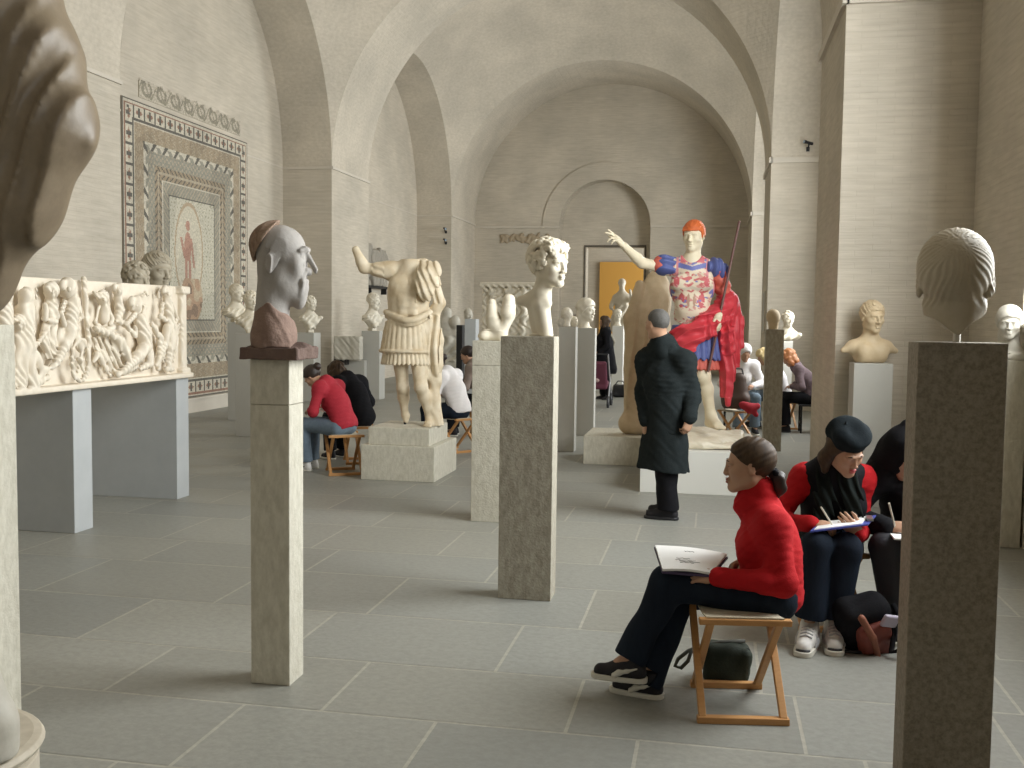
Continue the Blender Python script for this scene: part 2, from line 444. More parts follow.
def hair(S, c, R, sc=1.0, off=.010, line=LINE_SHORT, kind='', amp=.003, seed=0, k=.004, sq=(1,1,1)):
    """a shell of hair over the skull, ended at the hair line z = line(y)"""
    S.at(c, R, sc); r = np.array([(.076+off)*sq[0], (.096+off)*sq[1], (.086+off)*sq[2]])
    def f(x, y, z):
        qx, qy, qz = x/r[0], (y+.020)/r[1], (z-.032)/r[2]
        k0 = np.sqrt(qx*qx+qy*qy+qz*qz)+1e-9; d = (k0-1)*r[0]
        if kind == 'comb':    d = d+amp*np.sin(34*np.arctan2(qx, qz)+5*np.sin(3*qy))
        elif kind == 'whorl':
            a = np.arctan2(x, -(y+.065)*0+ (z-.095)); rr = np.sqrt(x*x+(z-.095)**2)
            d = d+amp*np.sin(19*a+60*rr+2.5*np.sin(5*a))*np.clip(rr/.03, .25, 1)*(.7+.3*np.sin(90*rr+3*a))
        elif kind == 'strands': d = d+amp*(np.sin(300*(z*.80+y*.35)+2.5*np.sin(24*y))+.6*np.sin(170*(z*.7+y*.45)+60*x))*np.clip((.10+y)*12+.3, .2, 1)
        elif kind == 'tuft':  d = d+amp*(np.sin(60*x+9*np.sin(55*z+40*y))*np.sin(70*(z+y)+4*np.sin(60*x)))
        elif kind == 'waves': d = d+amp*np.sin(110*(z*.6+np.abs(x)*.5)+3*np.sin(28*y))
        ln = np.interp(y, line[0], line[1])
        return np.maximum(d, (ln-z)*.75+0*x)
    S.fn(f, (-.11,-.14,-.13), (.11,.11,.14), k); S.at(); return S
def xform(me, M, t=(0,0,0), warp=None):
    n = len(me.vertices); co = np.empty(n*3, np.float32); me.vertices.foreach_get('co', co); co = co.reshape(-1, 3).astype(float)
    if warp: co = warp(co)
    co = co @ np.asarray(M).T + np.asarray(t); me.vertices.foreach_set('co', co.astype(np.float32).ravel()); me.update(); return me
# ------------------------------------------------------------------ the hall
XL, XLW = -7.53, -8.57
ZS = 4.62                                   # springing level
BANDS = [(0.4, 2.65), (9.9, 12.05), (19.46, 21.69), (28.94, 31.9)]   # transverse arches (piers)
BAYS = [(-4.0, 0.4), (2.65, 9.9), (12.05, 19.46), (21.69, 28.94)]
XRP = [1.95, 1.12, 0.97, 0.97]              # right pier faces
XRW = 2.28
YB, YE = -4.0, 31.9

def brick_mat(name, c1, c2, mortar, streak=(3.0, 3.0, 26)):
    m = bpy.data.materials.new(name); m.use_nodes = True; nt = m.node_tree; N = nt.nodes; L = nt.links
    b = N['Principled BSDF']; b.inputs['Roughness'].default_value = .9; b.inputs['Specular IOR Level'].default_value = .15
    g = N.new('ShaderNodeNewGeometry'); sp = N.new('ShaderNodeSeparateXYZ'); L.new(g.outputs['Position'], sp.inputs[0])
    ad = N.new('ShaderNodeMath'); L.new(sp.outputs['X'], ad.inputs[0]); L.new(sp.outputs['Y'], ad.inputs[1])
    cb = N.new('ShaderNodeCombineXYZ'); L.new(ad.outputs[0], cb.inputs['X']); L.new(sp.outputs['Z'], cb.inputs['Y'])
    br = N.new('ShaderNodeTexBrick'); L.new(cb.outputs[0], br.inputs['Vector'])
    br.inputs['Scale'].default_value = 1.0; br.inputs['Brick Width'].default_value = .31; br.inputs['Row Height'].default_value = .055
    br.inputs['Mortar Size'].default_value = .006; br.inputs['Mortar Smooth'].default_value = 1.0; br.inputs['Bias'].default_value = -.2
    br.inputs['Color1'].default_value = (*c1, 1); br.inputs['Color2'].default_value = (*c2, 1); br.inputs['Mortar'].default_value = (*mortar, 1)
    n = N.new('ShaderNodeTexNoise'); n.inputs['Scale'].default_value = .9; n.inputs['Detail'].default_value = 7
    L.new(g.outputs['Position'], n.inputs['Vector'])
    r = N.new('ShaderNodeValToRGB'); r.color_ramp.elements[0].position = .35; r.color_ramp.elements[1].position = .7
    r.color_ramp.elements[0].color = (.86, .85, .83, 1); r.color_ramp.elements[1].color = (1.05, 1.03, 1.0, 1); L.new(n.outputs['Fac'], r.inputs['Fac'])
    mx = N.new('ShaderNodeMix'); mx.data_type = 'RGBA'; mx.blend_type = 'MULTIPLY'; mx.inputs['Factor'].default_value = 1
    L.new(br.outputs['Color'], mx.inputs['A']); L.new(r.outputs['Color'], mx.inputs['B'])
    st = N.new('ShaderNodeMapping'); st.inputs['Scale'].default_value = streak; L.new(g.outputs['Position'], st.inputs['Vector'])
    n2 = N.new('ShaderNodeTexNoise'); n2.inputs['Scale'].default_value = 1.0; n2.inputs['Detail'].default_value = 4; L.new(st.outputs[0], n2.inputs['Vector'])
    r2 = N.new('ShaderNodeValToRGB'); r2.color_ramp.elements[0].position = .3; r2.color_ramp.elements[1].position = .72
    r2.color_ramp.elements[0].color = (.90, .885, .86, 1); r2.color_ramp.elements[1].color = (1.04, 1.03, 1.02, 1); L.new(n2.outputs['Fac'], r2.inputs['Fac'])
    m2 = N.new('ShaderNodeMix'); m2.data_type = 'RGBA'; m2.blend_type = 'MULTIPLY'; m2.inputs['Factor'].default_value = 1
    L.new(mx.outputs['Result'], m2.inputs['A']); L.new(r2.outputs['Color'], m2.inputs['B']); L.new(m2.outputs['Result'], b.inputs['Base Color'])
    a2 = N.new('ShaderNodeMath'); a2.operation = 'MULTIPLY_ADD'; a2.inputs[1].default_value = -.22; L.new(br.outputs['Fac'], a2.inputs[0]); L.new(n2.outputs['Fac'], a2.inputs[2])
    bp = N.new('ShaderNodeBump'); bp.inputs['Strength'].default_value = .35; bp.inputs['Distance'].default_value = .02
    L.new(a2.outputs[0], bp.inputs['Height']); L.new(bp.outputs['Normal'], b.inputs['Normal'])
    return m
M_WALL = brick_mat('whitewashed_thin_brick', (.585,.542,.468), (.562,.52,.448), (.542,.50,.428))
M_VAULT = brick_mat('whitewashed_vault', (.585,.542,.468), (.570,.528,.455), (.56,.518,.446), (13, 13, 20))
M_TRIM = mat('pale_stone_trim', (.58,.53,.45), .8, noise=(3,.4,(.5,.45,.38)))
M_GROUT = mat('floor_grout', (.43,.40,.34), .8)
M_FLOOR = mat('grey_stone_slabs', (.3,.3,.27), .46, noise=(26,.38,(.17,.166,.145)), bump=(40,.12), spec=.42, attr='Col')
M_METAL = mat('dark_iron', (.03,.03,.03), .5, .6)
M_CHAR = mat('charcoal_plastic', (.02,.02,.022), .5)

def struct(o): o['kind'] = 'structure'; return o

# floor: continuous rows of slabs with staggered joints, laid on a grout bed
def make_floor():
    mb = MB(); G = .0075
    rows = [(3.32,3.94,[-1.91,-1.07,-.25,.6]), (3.94,4.565,[-2.58,-1.57,-.54,.39,1.19]), (4.565,5.31,[-3.13,-2.02,-.96,.25,1.33]),
            (5.31,6.125,[-3.92,-2.77,-1.85,-.66,.42]), (6.125,6.76,[-4.66,-3.73,-2.55,-1.36,-.3,.7]), (6.76,7.57,[-3.95,-2.77,-1.84,-.71,.3]),
            (7.57,8.17,[-4.74,-3.7,-2.6,-1.63,-.53,.5]), (8.17,8.83,[-5.3,-4.29,-3.2,-2.2,-1.15,-.1,.9])]
    rs = random.Random(5); y = 8.83; k = 0
    while y < 31.9:
        h = rs.choice((.62,.7,.78,.66)); x = -8.2+rs.random(); xs = []
        while x < 2: xs.append(x); x += rs.uniform(.9,1.2)
        rows.append((y, min(y+h, 31.9), xs)); y += h
    y = 3.32
    while y > -4:
        h = rs.choice((.62,.7,.78)); x = -8.2+rs.random(); xs = []
        while x < 2: xs.append(x); x += rs.uniform(.9,1.2)
        rows.append((max(y-h,-4), y, xs)); y -= h
    for y0, y1, xs in rows:
        xs = sorted(xs)
        while xs[0] > -7.6: xs.insert(0, xs[0]-rs.uniform(.95,1.15))
        while xs[-1] < 1.9: xs.append(xs[-1]+rs.uniform(.95,1.15))
        xs = [-8.57]+xs+[2.28]
        for a, b in zip(xs, xs[1:]):
            if b-a < .05: continue
            t = rs.uniform(.93,1.07); w = rs.uniform(-.010,.012)
            c = (.282*t+w, .280*t+w*.6, .250*t)
            mb.add([(a+G,y0+G,0),(b-G,y0+G,0),(b-G,y1-G,0),(a+G,y1-G,0)], [(0,1,2,3)], c)
    mb.add([(-8.6,-4.2,-.001),(2.9,-4.2,-.001),(2.9,32,-.001),(-8.6,32,-.001)], [(0,1,2,3)], (.42,.40,.34))
    o = mb.build('floor', M_FLOOR); struct(o)
    b2 = MB().box((-9.0,32.0,-.1),(3.0,43,-.0)); struct(b2.build('floor_beyond', M_GROUT))
make_floor()

def arc(cx, z, r, n=40, a0=0., a1=PI): return [(cx+r*math.cos(a0+(a1-a0)*i/n), z+r*math.sin(a0+(a1-a0)*i/n)) for i in range(n+1)]
def strip(mb, A, B):
    n = len(A); mb.add(A+B, [(i, i+1, n+i+1, n+i) for i in range(n-1)])

# left wall, its piers, the wall arches over each bay
mb = MB(); mb.add([(XLW,YB,0),(XLW,YE,0),(XLW,YE,9.2),(XLW,YB,9.2)], [(0,1,2,3)]); struct(mb.build('wall_left', M_WALL))
for y0, y1 in BANDS:
    mb = MB(); mb.box((XLW-.2,y0,0),(XL,y1,ZS)); struct(mb.build('wall_left_pier', M_WALL))
for (y0, y1), xr in zip(BANDS, XRP):
    mb = MB(); mb.box((xr,y0,0),(XRW+.5,y1,ZS)); struct(mb.build('wall_right_pier', M_WALL))
for i, (y0, y1) in enumerate(BAYS):
    xa, xb = XRP[max(i-1, 0)], XRP[i]
    cy, hy = (y0+y1)/2, (y1-y0)/2; xr = lambda y: xa+(xb-xa)*(y-y0)/(y1-y0)
    mb = MB(); A = arc(cy, ZS, hy)
    strip(mb, [(XLW-.1,y,z) for y, z in A], [(XL,y,z) for y, z in A])       # soffit of the left wall arch
    strip(mb, [(xr(y),y,z) for y, z in A], [(XRW+.1,y,z) for y, z in A])
    n = 44; vs = []
    for a in range(n+1):
        for b in range(n+1):
            y = -hy*math.cos(PI*b/n); hx = (xr(cy+y)-XL)/2; x = -hx*math.cos(PI*a/n)
            vs.append((XL+hx+x, cy+y, ZS+math.sqrt(max(hx*hx+hy*hy-x*x-y*y, 0))))
    fs = [(a*(n+1)+b, (a+1)*(n+1)+b, (a+1)*(n+1)+b+1, a*(n+1)+b+1) for a in range(n) for b in range(n)]
    mb.add(vs, fs); struct(mb.build('ceiling', M_VAULT, smooth=False))
for (y0, y1), xr in zip(BANDS, XRP):
    cx = (XL+xr)/2; hx = (xr-XL)/2; A = arc(cx, ZS, hx, 64); mb = MB()
    strip(mb, [(x,y0,z) for x, z in A], [(x,y1,z) for x, z in A]); struct(mb.build('ceiling_arch', M_VAULT))
# right wall: one tall round-headed window in every bay
def wall_with_arch(mb, y0, y1, z1, wy0, wy1, wz0, wzs, put, n=24):
    """wall y0..y1, 0..z1 with a round-headed opening; put(y, z) -> point"""
    r = (wy1-wy0)/2; cy = (wy0+wy1)/2; q = lambda *p: mb.add([put(*a) for a in p], [tuple(range(len(p)))])
    q((y0,0),(wy0,0),(wy0,z1),(y0,z1)); q((wy1,0),(y1,0),(y1,z1),(wy1,z1))
    if wz0 > 0: q((wy0,0),(wy1,0),(wy1,wz0),(wy0,wz0))
    A = arc(cy, wzs, r, n)
    for (a, za), (b, zb) in zip(A, A[1:]): q((b,zb),(a,za),(a,z1),(b,z1))
    return [(wy0,wz0)]+[p for p in A[::-1]]+[(wy1,wz0)]
M_FRAME = mat('dark_window_bars', (.06,.06,.055), .5)
mb = MB(); rims = []
for i, (y0, y1) in enumerate(BAYS):
    if i == 0: y0 = -4.2
    cy = (y0+y1)/2; w = 2.0 if i else 1.6
    rim = wall_with_arch(mb, y0-1.2, y1+1.2, 9.3, cy-w, cy+w, 1.65, 4.2, lambda y, z: (XRW, y, z))
    m2 = mb
    strip(m2, [(XRW,y,z) for y, z in rim+rim[:1]], [(XRW+.55,y,z) for y, z in rim+rim[:1]])
    rims.append((cy, w))
struct(mb.build('wall_right', M_WALL))
for i, (cy, w) in enumerate(rims):
    fr = MB(); x = XRW+.5
    for k in range(5): y = cy-w+2*w*k/4; fr.box((x,y-.03,1.65),(x+.05,y+.03,4.2+math.sqrt(max(w*w-(y-cy)**2,0))))
    for z in (1.68,2.5,3.35,4.2): fr.box((x,cy-w,z-.03),(x+.05,cy+w,z+.03))
    A = arc(cy, 4.2, w-.03, 24); fr.tube([(x+.02,y,z) for y, z in A], .04, 6)
    struct(fr.build('window_%d' % (i+1), M_FRAME))
    sl = MB().box((XRW-.03,cy-w-.05,1.59),(XRW+.6,cy+w+.05,1.65)); struct(sl.build('trim_sill', M_TRIM))
# wall behind the camera
mb = MB(); mb.add([(-8.7,YB,0),(2.5,YB,0),(2.5,YB,9.5),(-8.7,YB,9.5)], [(0,1,2,3)]); struct(mb.build('wall_back', M_WALL))
# end wall with a round-headed recess and the doorway
def end_wall():
    mb = MB(); cx = -3.39; r = 1.42; z1 = 9.2
    rim = wall_with_arch(mb, -8.7, 2.4, z1, cx-r, cx+r, 0, 4.55, lambda x, z: (x, YE, z), 40)
    d = .62; strip(mb, [(x,YE,z) for x, z in rim], [(x,YE+d,z) for x, z in rim])
    y = YE+d; dx0, dx1, dz = -4.02, -2.2, 3.93
    q = lambda *p: mb.add([(a, y, b) for a, b in p], [tuple(range(len(p)))])
    q((cx-r-.1,0),(dx0,0),(dx0,6.2),(cx-r-.1,6.2)); q((dx1,0),(cx+r+.1,0),(cx+r+.1,6.2),(dx1,6.2)); q((dx0,dz),(dx1,dz),(dx1,6.2),(dx0,6.2))
    # reveals of the doorway
    for xx in (dx0, dx1): mb.add([(xx,y,0),(xx,y+.5,0),(xx,y+.5,dz),(xx,y,dz)], [(0,1,2,3)])
    mb.add([(dx0,y,dz),(dx1,y,dz),(dx1,y+.5,dz),(dx0,y+.5,dz)], [(0,1,2,3)])
    # low raised ring around the recess
    A = arc(cx, 4.55, 1.95, 40); B = arc(cx, 4.55, r, 40)
    strip(mb, [(x,YE-.035,z) for x, z in A], [(x,YE-.035,z) for x, z in B]); strip(mb, [(x,YE,z) for x, z in A], [(x,YE-.035,z) for x, z in A])
    struct(mb.build('wall_end', M_WALL))
    t = MB(); t.box((-7.53,YE-.07,4.49),(cx-r,YE,4.55)); t.box((cx+r,YE-.07,4.49),(.97,YE,4.55)); struct(t.build('trim_1', M_TRIM))
    f = MB(); f.box((dx0-.07,y-.03,dz),(dx1+.07,y+.02,dz+.06)); f.box((dx0-.07,y-.03,0),(dx0-.03,y+.02,dz)); f.box((dx1+.03,y-.03,0),(dx1+.07,y+.02,dz))
    struct(f.build('door_1', mat('dark_bronze_frame', (.11,.095,.075), .5)))
    # the room beyond
    b = MB(); b.add([(-9,42.5,0),(3,42.5,0),(3,42.5,8),(-9,42.5,8)], [(0,1,2,3)])
    b.add([(-9,33,0),(-9,42.5,0),(-9,42.5,8),(-9,33,8)], [(0,1,2,3)]); b.add([(3,33,0),(3,42.5,0),(3,42.5,8),(3,33,8)], [(0,1,2,3)])
    b.add([(-9,32.6,8),(3,32.6,8),(3,42.5,8),(-9,42.5,8)], [(0,1,2,3)])
    struct(b.build('wall_room_beyond', M_WALL))
    c0, c1 = P(600,262,42.4), P(648,345,42.4)
    pn = MB().box((c0[0],42.36,c1[2]),(c1[0],42.45,c0[2]))
    tag(pn.build('orange_panel', mat('ochre_orange_paint', (.62,.33,.07), .7)), 'plain ochre orange panel on the far wall seen through the doorway', 'wall panel')
end_wall()
# mouldings at the springing level of the piers
n = 2
for (y0, y1), xr in zip(BANDS, XRP):
    t = MB(); t.box((XL-.02,y0-.02,ZS-.05),(XL+.03,y1+.02,ZS)); t.box((XLW,y0-.03,ZS-.05),(XL,y0,ZS)); struct(t.build('trim_%d' % n, M_TRIM)); n += 1
    t = MB(); t.box((xr-.04,y0-.04,ZS-.08),(xr+.02,y1+.04,ZS+.02)); t.box((xr,y0-.04,ZS-.08),(XRW,y0,ZS+.02)); struct(t.build('trim_%d' % n, M_TRIM)); n += 1
t = MB(); t.box((XLW,12.2,0),(XLW+.05,19.46,.21)); t.box((XLW,12.2,.21),(XLW+.08,19.46,.25)); struct(t.build('baseboard_left', M_TRIM))
t = MB(); t.box((XLW,12.2,ZS-.03),(XLW+.012,19.46,ZS)); t.box((XLW,21.69,ZS-.03),(XLW+.012,28.94,ZS)); struct(t.build('trim_%d' % n, M_TRIM))

# ------------------------------------------------------------------ mosaic panel
def mosaic():
    y0, y1, z0, z1 = 13.72, 17.80, .26, 4.82
    ny, nz = 204, 228; yy = (np.arange(ny)+.5)/ny*(y1-y0); zz = (np.arange(nz)+.5)/nz*(z1-z0)
    Y, Z = np.meshgrid(yy, zz, indexing='ij'); W, H = y1-y0, z1-z0
    d = np.minimum(np.minimum(Y, W-Y), np.minimum(Z, H-Z)); tx = np.where(np.minimum(Y, W-Y) < np.minimum(Z, H-Z), Z, Y)
    rs = np.random.RandomState(3); col = np.zeros((ny, nz, 3))
    cream, buff, ochre, grey, dark, red = (.52,.475,.38), (.38,.325,.24), (.315,.25,.17), (.27,.255,.205), (.115,.105,.088), (.27,.155,.11)
    def put(mk, c): col[mk] = c
    put(d >= 0, cream); put(d < .03, dark); put((d >= .05) & (d < .065), red)
    band = (d >= .07) & (d < .27); u = (tx % .30)/.30; v = (d-.07)/.2
    put(band, cream); put(band & (np.abs(u-.5) > .42), dark); put(band & (np.abs(u-.5)+np.abs(v-.5) < .3), red)
    put(band & (np.abs(u-.5) < .09) & (np.abs(v-.5) < .32), dark); put(band & (np.abs(v-.5) > .42), red)
    put((d >= .27) & (d < .30), dark); put((d >= .30) & (d < .33), cream); put((d >= .33) & (d < .56), ochre)
    put((d >= .33) & (d < .56) & (np.sin(tx*31+7*np.sin(d*40)) > .75), buff)
    b2 = (d >= .56) & (d < .68); put(b2, cream); put(b2 & (((tx+.9*d) % .34) < .09), dark); put(b2 & (((tx-.6*d) % .34) > .22) & (d > .61), grey)
    b3 = (d >= .68) & (d < .88); put(b3, grey); put(b3 & (np.sin(tx*52)*np.sin(d*62) > .35), buff)
    b4 = (d >= .88) & (d < 1.08); put(b4, ochre); put(b4 & (((tx+1.2*np.abs(d-.98)) % .13) < .04), dark); put(b4 & (np.abs(d-.98) < .018), buff)
    b5 = (d >= 1.08) & (d < 1.28); put(b5, grey); put(b5 & (np.sin(tx*70+d*70) > .5), buff); put((d >= 1.08) & (d < 1.11), cream)
    put((d >= 1.28) & (d < 1.31), dark); inn = d >= 1.31; put(inn, (.50,.465,.37))
    e = ((Y-W*.47)/.47)**2+((Z-H*.5-.12)/.83)**2; put(inn & (e < 1.0), (.40,.31,.21)); put(inn & (e < .84), (.53,.485,.38))
    # a plain standing figure in the oval, leafy twigs and a reddish group below
    fx = (Y-W*.46); fz = Z-H*.5
    body = ((fx/.115)**2+((fz-.22)/.24)**2 < 1) | ((fx/.07)**2+((fz-.56)/.085)**2 < 1) | (((np.abs(fx)-.06)/.045)**2+((fz+.22)/.32)**2 < 1) | ((np.abs(fx+.17+.35*(fz-.22)) < .035) & (np.abs(fz-.18) < .17)) | ((np.abs(fx-.14+.2*(fz-.2)) < .035) & (np.abs(fz-.12) < .24))
    put(inn & body, (.40,.23,.17)); put(inn & (e > 1.0) & (np.sin(Y*60+9*np.sin(Z*9))*np.sin(Z*47) > .80), (.24,.25,.17))
    wv = sum(np.sin(fq*(ca*Y+sa*Z)+ph) for fq, ca, sa, ph in ((9,.8,.6,1),(13,-.5,.86,2.2),(19,.3,-.95,.4),(26,.9,.4,3.1)))
    grp = inn & (fz < -.30) & (((fx-.12)/.36)**2+((fz+.62)/.42)**2 < 1); put(grp, (.40,.27,.18)); put(grp & (wv > .9), (.46,.37,.26)); put(grp & (wv < -1.3), (.24,.17,.12))
    col *= (1+.10*rs.normal(size=(ny, nz, 1))).clip(.6,1.4)
    col *= (1-.13*((np.sin(Y*2.3+Z*1.9)+np.sin(Y*5.1-Z*3.7)) > .6))[..., None]
    v = np.array([(XLW+.028, y0+W*i/ny, z0+H*j/nz) for i in range(ny+1) for j in range(nz+1)])
    q = [(i*(nz+1)+j, (i+1)*(nz+1)+j, (i+1)*(nz+1)+j+1, i*(nz+1)+j+1) for i in range(ny) for j in range(nz)]
    mb = MB(); mb.v = [tuple(p) for p in v]; mb.f = q; mb.c = [tuple(c) for c in col.reshape(-1, 3)]
    mb.box((XLW+.001,y0,z0),(XLW+.024,y1,z1),(.3,.27,.22))
    M = mat('mosaic_tesserae', (.5,.45,.35), .75, attr='Col')
    o = mb.build('wall_mosaic', M); origin_to(o, (XLW, y0, z0))
    tag(o, 'large square patterned mosaic with nested borders and a standing figure in an oval', 'mosaic')
    # loose strip of scrollwork above it
    a, b, c, e2 = 14.2, 17.55, 4.90, 5.20; n1, n2 = 170, 18; mb = MB(); rs = np.random.RandomState(4)
    for i in range(n1):
        for j in range(n2):
            y, z = i/n1*(b-a), (j+.5)/n2
            ph = y*2*PI/.42; ring = abs(math.hypot(((y % .42)-.21)/.17, (z-.5)/.42)-.72) < .2 or abs(z-.5-.36*math.sin(ph)) < .09
            if z > .86+.1*math.sin(y*23)+.08*math.sin(y*51): continue
            cc = (.25,.225,.17) if ring else (.45,.40,.32); t = 1+.15*rs.normal()
            x = XLW+.014; s = (b-a)/n1; h = (e2-c)/n2
            mb.add([(x,a+y,c+j*h),(x,a+y+s,c+j*h),(x,a+y+s,c+j*h+h),(x,a+y,c+j*h+h)], [(0,1,2,3)], tuple(k*t for k in cc))
    mb.box((XLW+.001,a,c),(XLW+.012,b,c+.25),(.44,.39,.30))
    o = mb.build('mosaic_frieze', M); origin_to(o, (XLW, a, c))
    tag(o, 'narrow strip of scrolling leaf mosaic fixed above the big square mosaic', 'mosaic')
mosaic()
# ------------------------------------------------------------------ stone, pedestals
M_TRAV = mat('pale_travertine', (.58,.55,.46), .75, noise=(34,.6,(.38,.35,.27),(1,1,.4)), bump=(70,.35))
M_TRAVD = mat('grey_travertine', (.40,.37,.30), .75, noise=(38,.75,(.23,.205,.155),(1,1,.45)), bump=(80,.35))
M_SPECK = mat('brown_speckled_stone', (.30,.265,.21), .7, noise=(60,.8,(.16,.135,.10)), bump=(90,.25))
M_SLAB = mat('blue_grey_plaster', (.43,.445,.445), .7, noise=(5,.35,(.35,.365,.37)))
M_PGREY = mat('plain_grey_paint', (.47,.46,.42), .7, noise=(6,.3,(.42,.41,.37)))
M_PWHITE = mat('white_painted_board', (.70,.69,.64), .6)
M_MARBLE = mat('warm_white_marble', (.73,.68,.57), .5, noise=(14,.45,(.57,.50,.38)), bump=(50,.08))
M_IVORY = mat('ivory_marble', (.73,.67,.545), .5, noise=(10,.45,(.64,.55,.40)), bump=(50,.08))
M_MGREY = mat('grey_marble', (.52,.49,.42), .55, noise=(14,.45,(.38,.35,.28)), bump=(50,.1))
M_YELLOW = mat('honey_marble', (.66,.53,.35), .55, noise=(12,.5,(.52,.38,.22)), bump=(50,.1))
M_BROWN = mat('brown_plaster', (.56,.44,.29), .7, noise=(10,.5,(.42,.32,.19)), bump=(40,.15))
M_DRAPE = mat('shaded_taupe_marble', (.245,.19,.125), .42, noise=(9,.55,(.15,.11,.07)), bump=(30,.08))  # the shade on the left statue is put into this dark colour

def pedestal(x0, x1, y0, y1, z, label, m=M_TRAV, cap=False, name='pedestal', group=None):
    c = ((x0+x1)/2, (y0+y1)/2, 0); t = thing(name, label, 'pedestal' if name == 'pedestal' else 'plinth', c, group or ('stone pedestals around the hall' if name == 'pedestal' else None))
    MB().box((x0,y0,0),(x1,y1,z-(.20 if cap else 0))).build('shaft', m, t, bevel=.004)
    if cap: MB().box((x0,y0,z-.198),(x1,y1,z)).build('cap_block', m, t, bevel=.004)
    return t
pedestal(-1.997,-1.812,4.178,4.335,1.455, 'slim tall travertine pedestal carrying the big grey plaster head', M_TRAVD if False else M_TRAV, True)
pedestal(-1.208,-.893,5.80,5.985,1.545, 'tall wide grey stone pedestal under the curly haired bust', M_TRAVD)
pedestal(-1.893,-1.56,7.975,8.25,1.465, 'travertine pedestal with a seam near its top under the two lobed marble fragment', M_TRAV, True)
pedestal(.695,.985,3.72,3.905,1.585, 'broad speckled pedestal in the right foreground under the head turned away', M_SPECK)
pedestal(2.075,2.262,8.03,8.25,1.385, 'pale speckled pedestal by the right wall carrying a small veiled bust', M_TRAV)
a, b = P(853,400,9.5), P(892,400,9.5)
pedestal(a[0],b[0],9.5,9.84,1.287, 'smooth grey pedestal in front of the brick pier carrying a bare chested bust', M_PGREY)
a = P(764,400,13.3)
pedestal(a[0],a[0]+.225,13.3,13.55,1.55, 'dark slim pedestal beside the brick pier carrying a head turned away', M_TRAVD)
pedestal(-7.42,-7.08,14.75,15.05,1.53, 'grey pedestal before the mosaic carrying a draped white bust', M_PGREY)
pedestal(-6.33,-6.0,12.8,13.05,1.40, 'grey pedestal partly behind the slim travertine pedestal', M_PGREY)
pedestal(-7.95,-7.48,18.4,18.75,1.32, 'grey pedestal with a bright side against the left brick pier', M_PGREY)
pedestal(-6.84,-6.47,19.3,19.65,1.36, 'grey pedestal carrying the bust of a bearded man turned right', M_PGREY)
pedestal(-1.87,-1.66,12.5,12.7,1.55, 'slim grey pedestal carrying a cluster of small marble heads', M_PGREY)
pedestal(-1.90,-1.625,14.3,14.5,1.52, 'grey pedestal carrying a long haired head facing right', M_PGREY)
a, b = P(464,400,20), P(475,400,20)
pedestal(a[0],b[0],20,20.3,1.62, 'pale blue grey pedestal with a tiny worn head, behind the seated people', M_SLAB)
a, b = P(612,350,23), P(623,350,23)
pedestal(a[0],b[0],23,23.3,1.50, 'far pale pedestal to the right of the woman in the long black coat', M_PWHITE)
a, b = P(781,400,16.8), P(791,400,16.8)
pedestal(a[0],b[0],16.8,17.05,1.34, 'far white pedestal carrying a draped bust, behind the dark slim pedestal', M_PWHITE)

# low plinths under the big statues
t = thing('statue_plinth', 'two tier travertine plinth under the headless armoured statue', 'plinth', (-3.07,10.2,0))
MB().box((-3.462,9.755,0),(-2.695,10.66,.355)).build('lower_block', M_TRAV, t, bevel=.006)
MB().box((-3.40,9.80,.355),(-2.76,10.52,.53)).build('upper_block', M_TRAV, t, bevel=.006)
t = thing('statue_plinth', 'smooth white box plinth under the painted armoured statue', 'plinth', (-.13,10.5,0))
MB().box((-.654,9.765,0),(.44,11.5,.41)).build('box', M_PWHITE, t, bevel=.004)
S = Sdf(); S.box((-.13,10.62,.44), (.47,.72,.035), rnd=.03)
S.disp(lambda x, y, z: .035*wob(x, y, z, 9, 3)+.006*wob(x, y, z, 60, 4), (-.7,9.8,.40), (.45,11.5,.5)); S.build('statue_base', M_IVORY, .014, t)
pedestal(-1.416,-.70,11.5,12.4,.325, 'low grey travertine plinth under the brown draped figure', M_TRAV, name='statue_plinth')

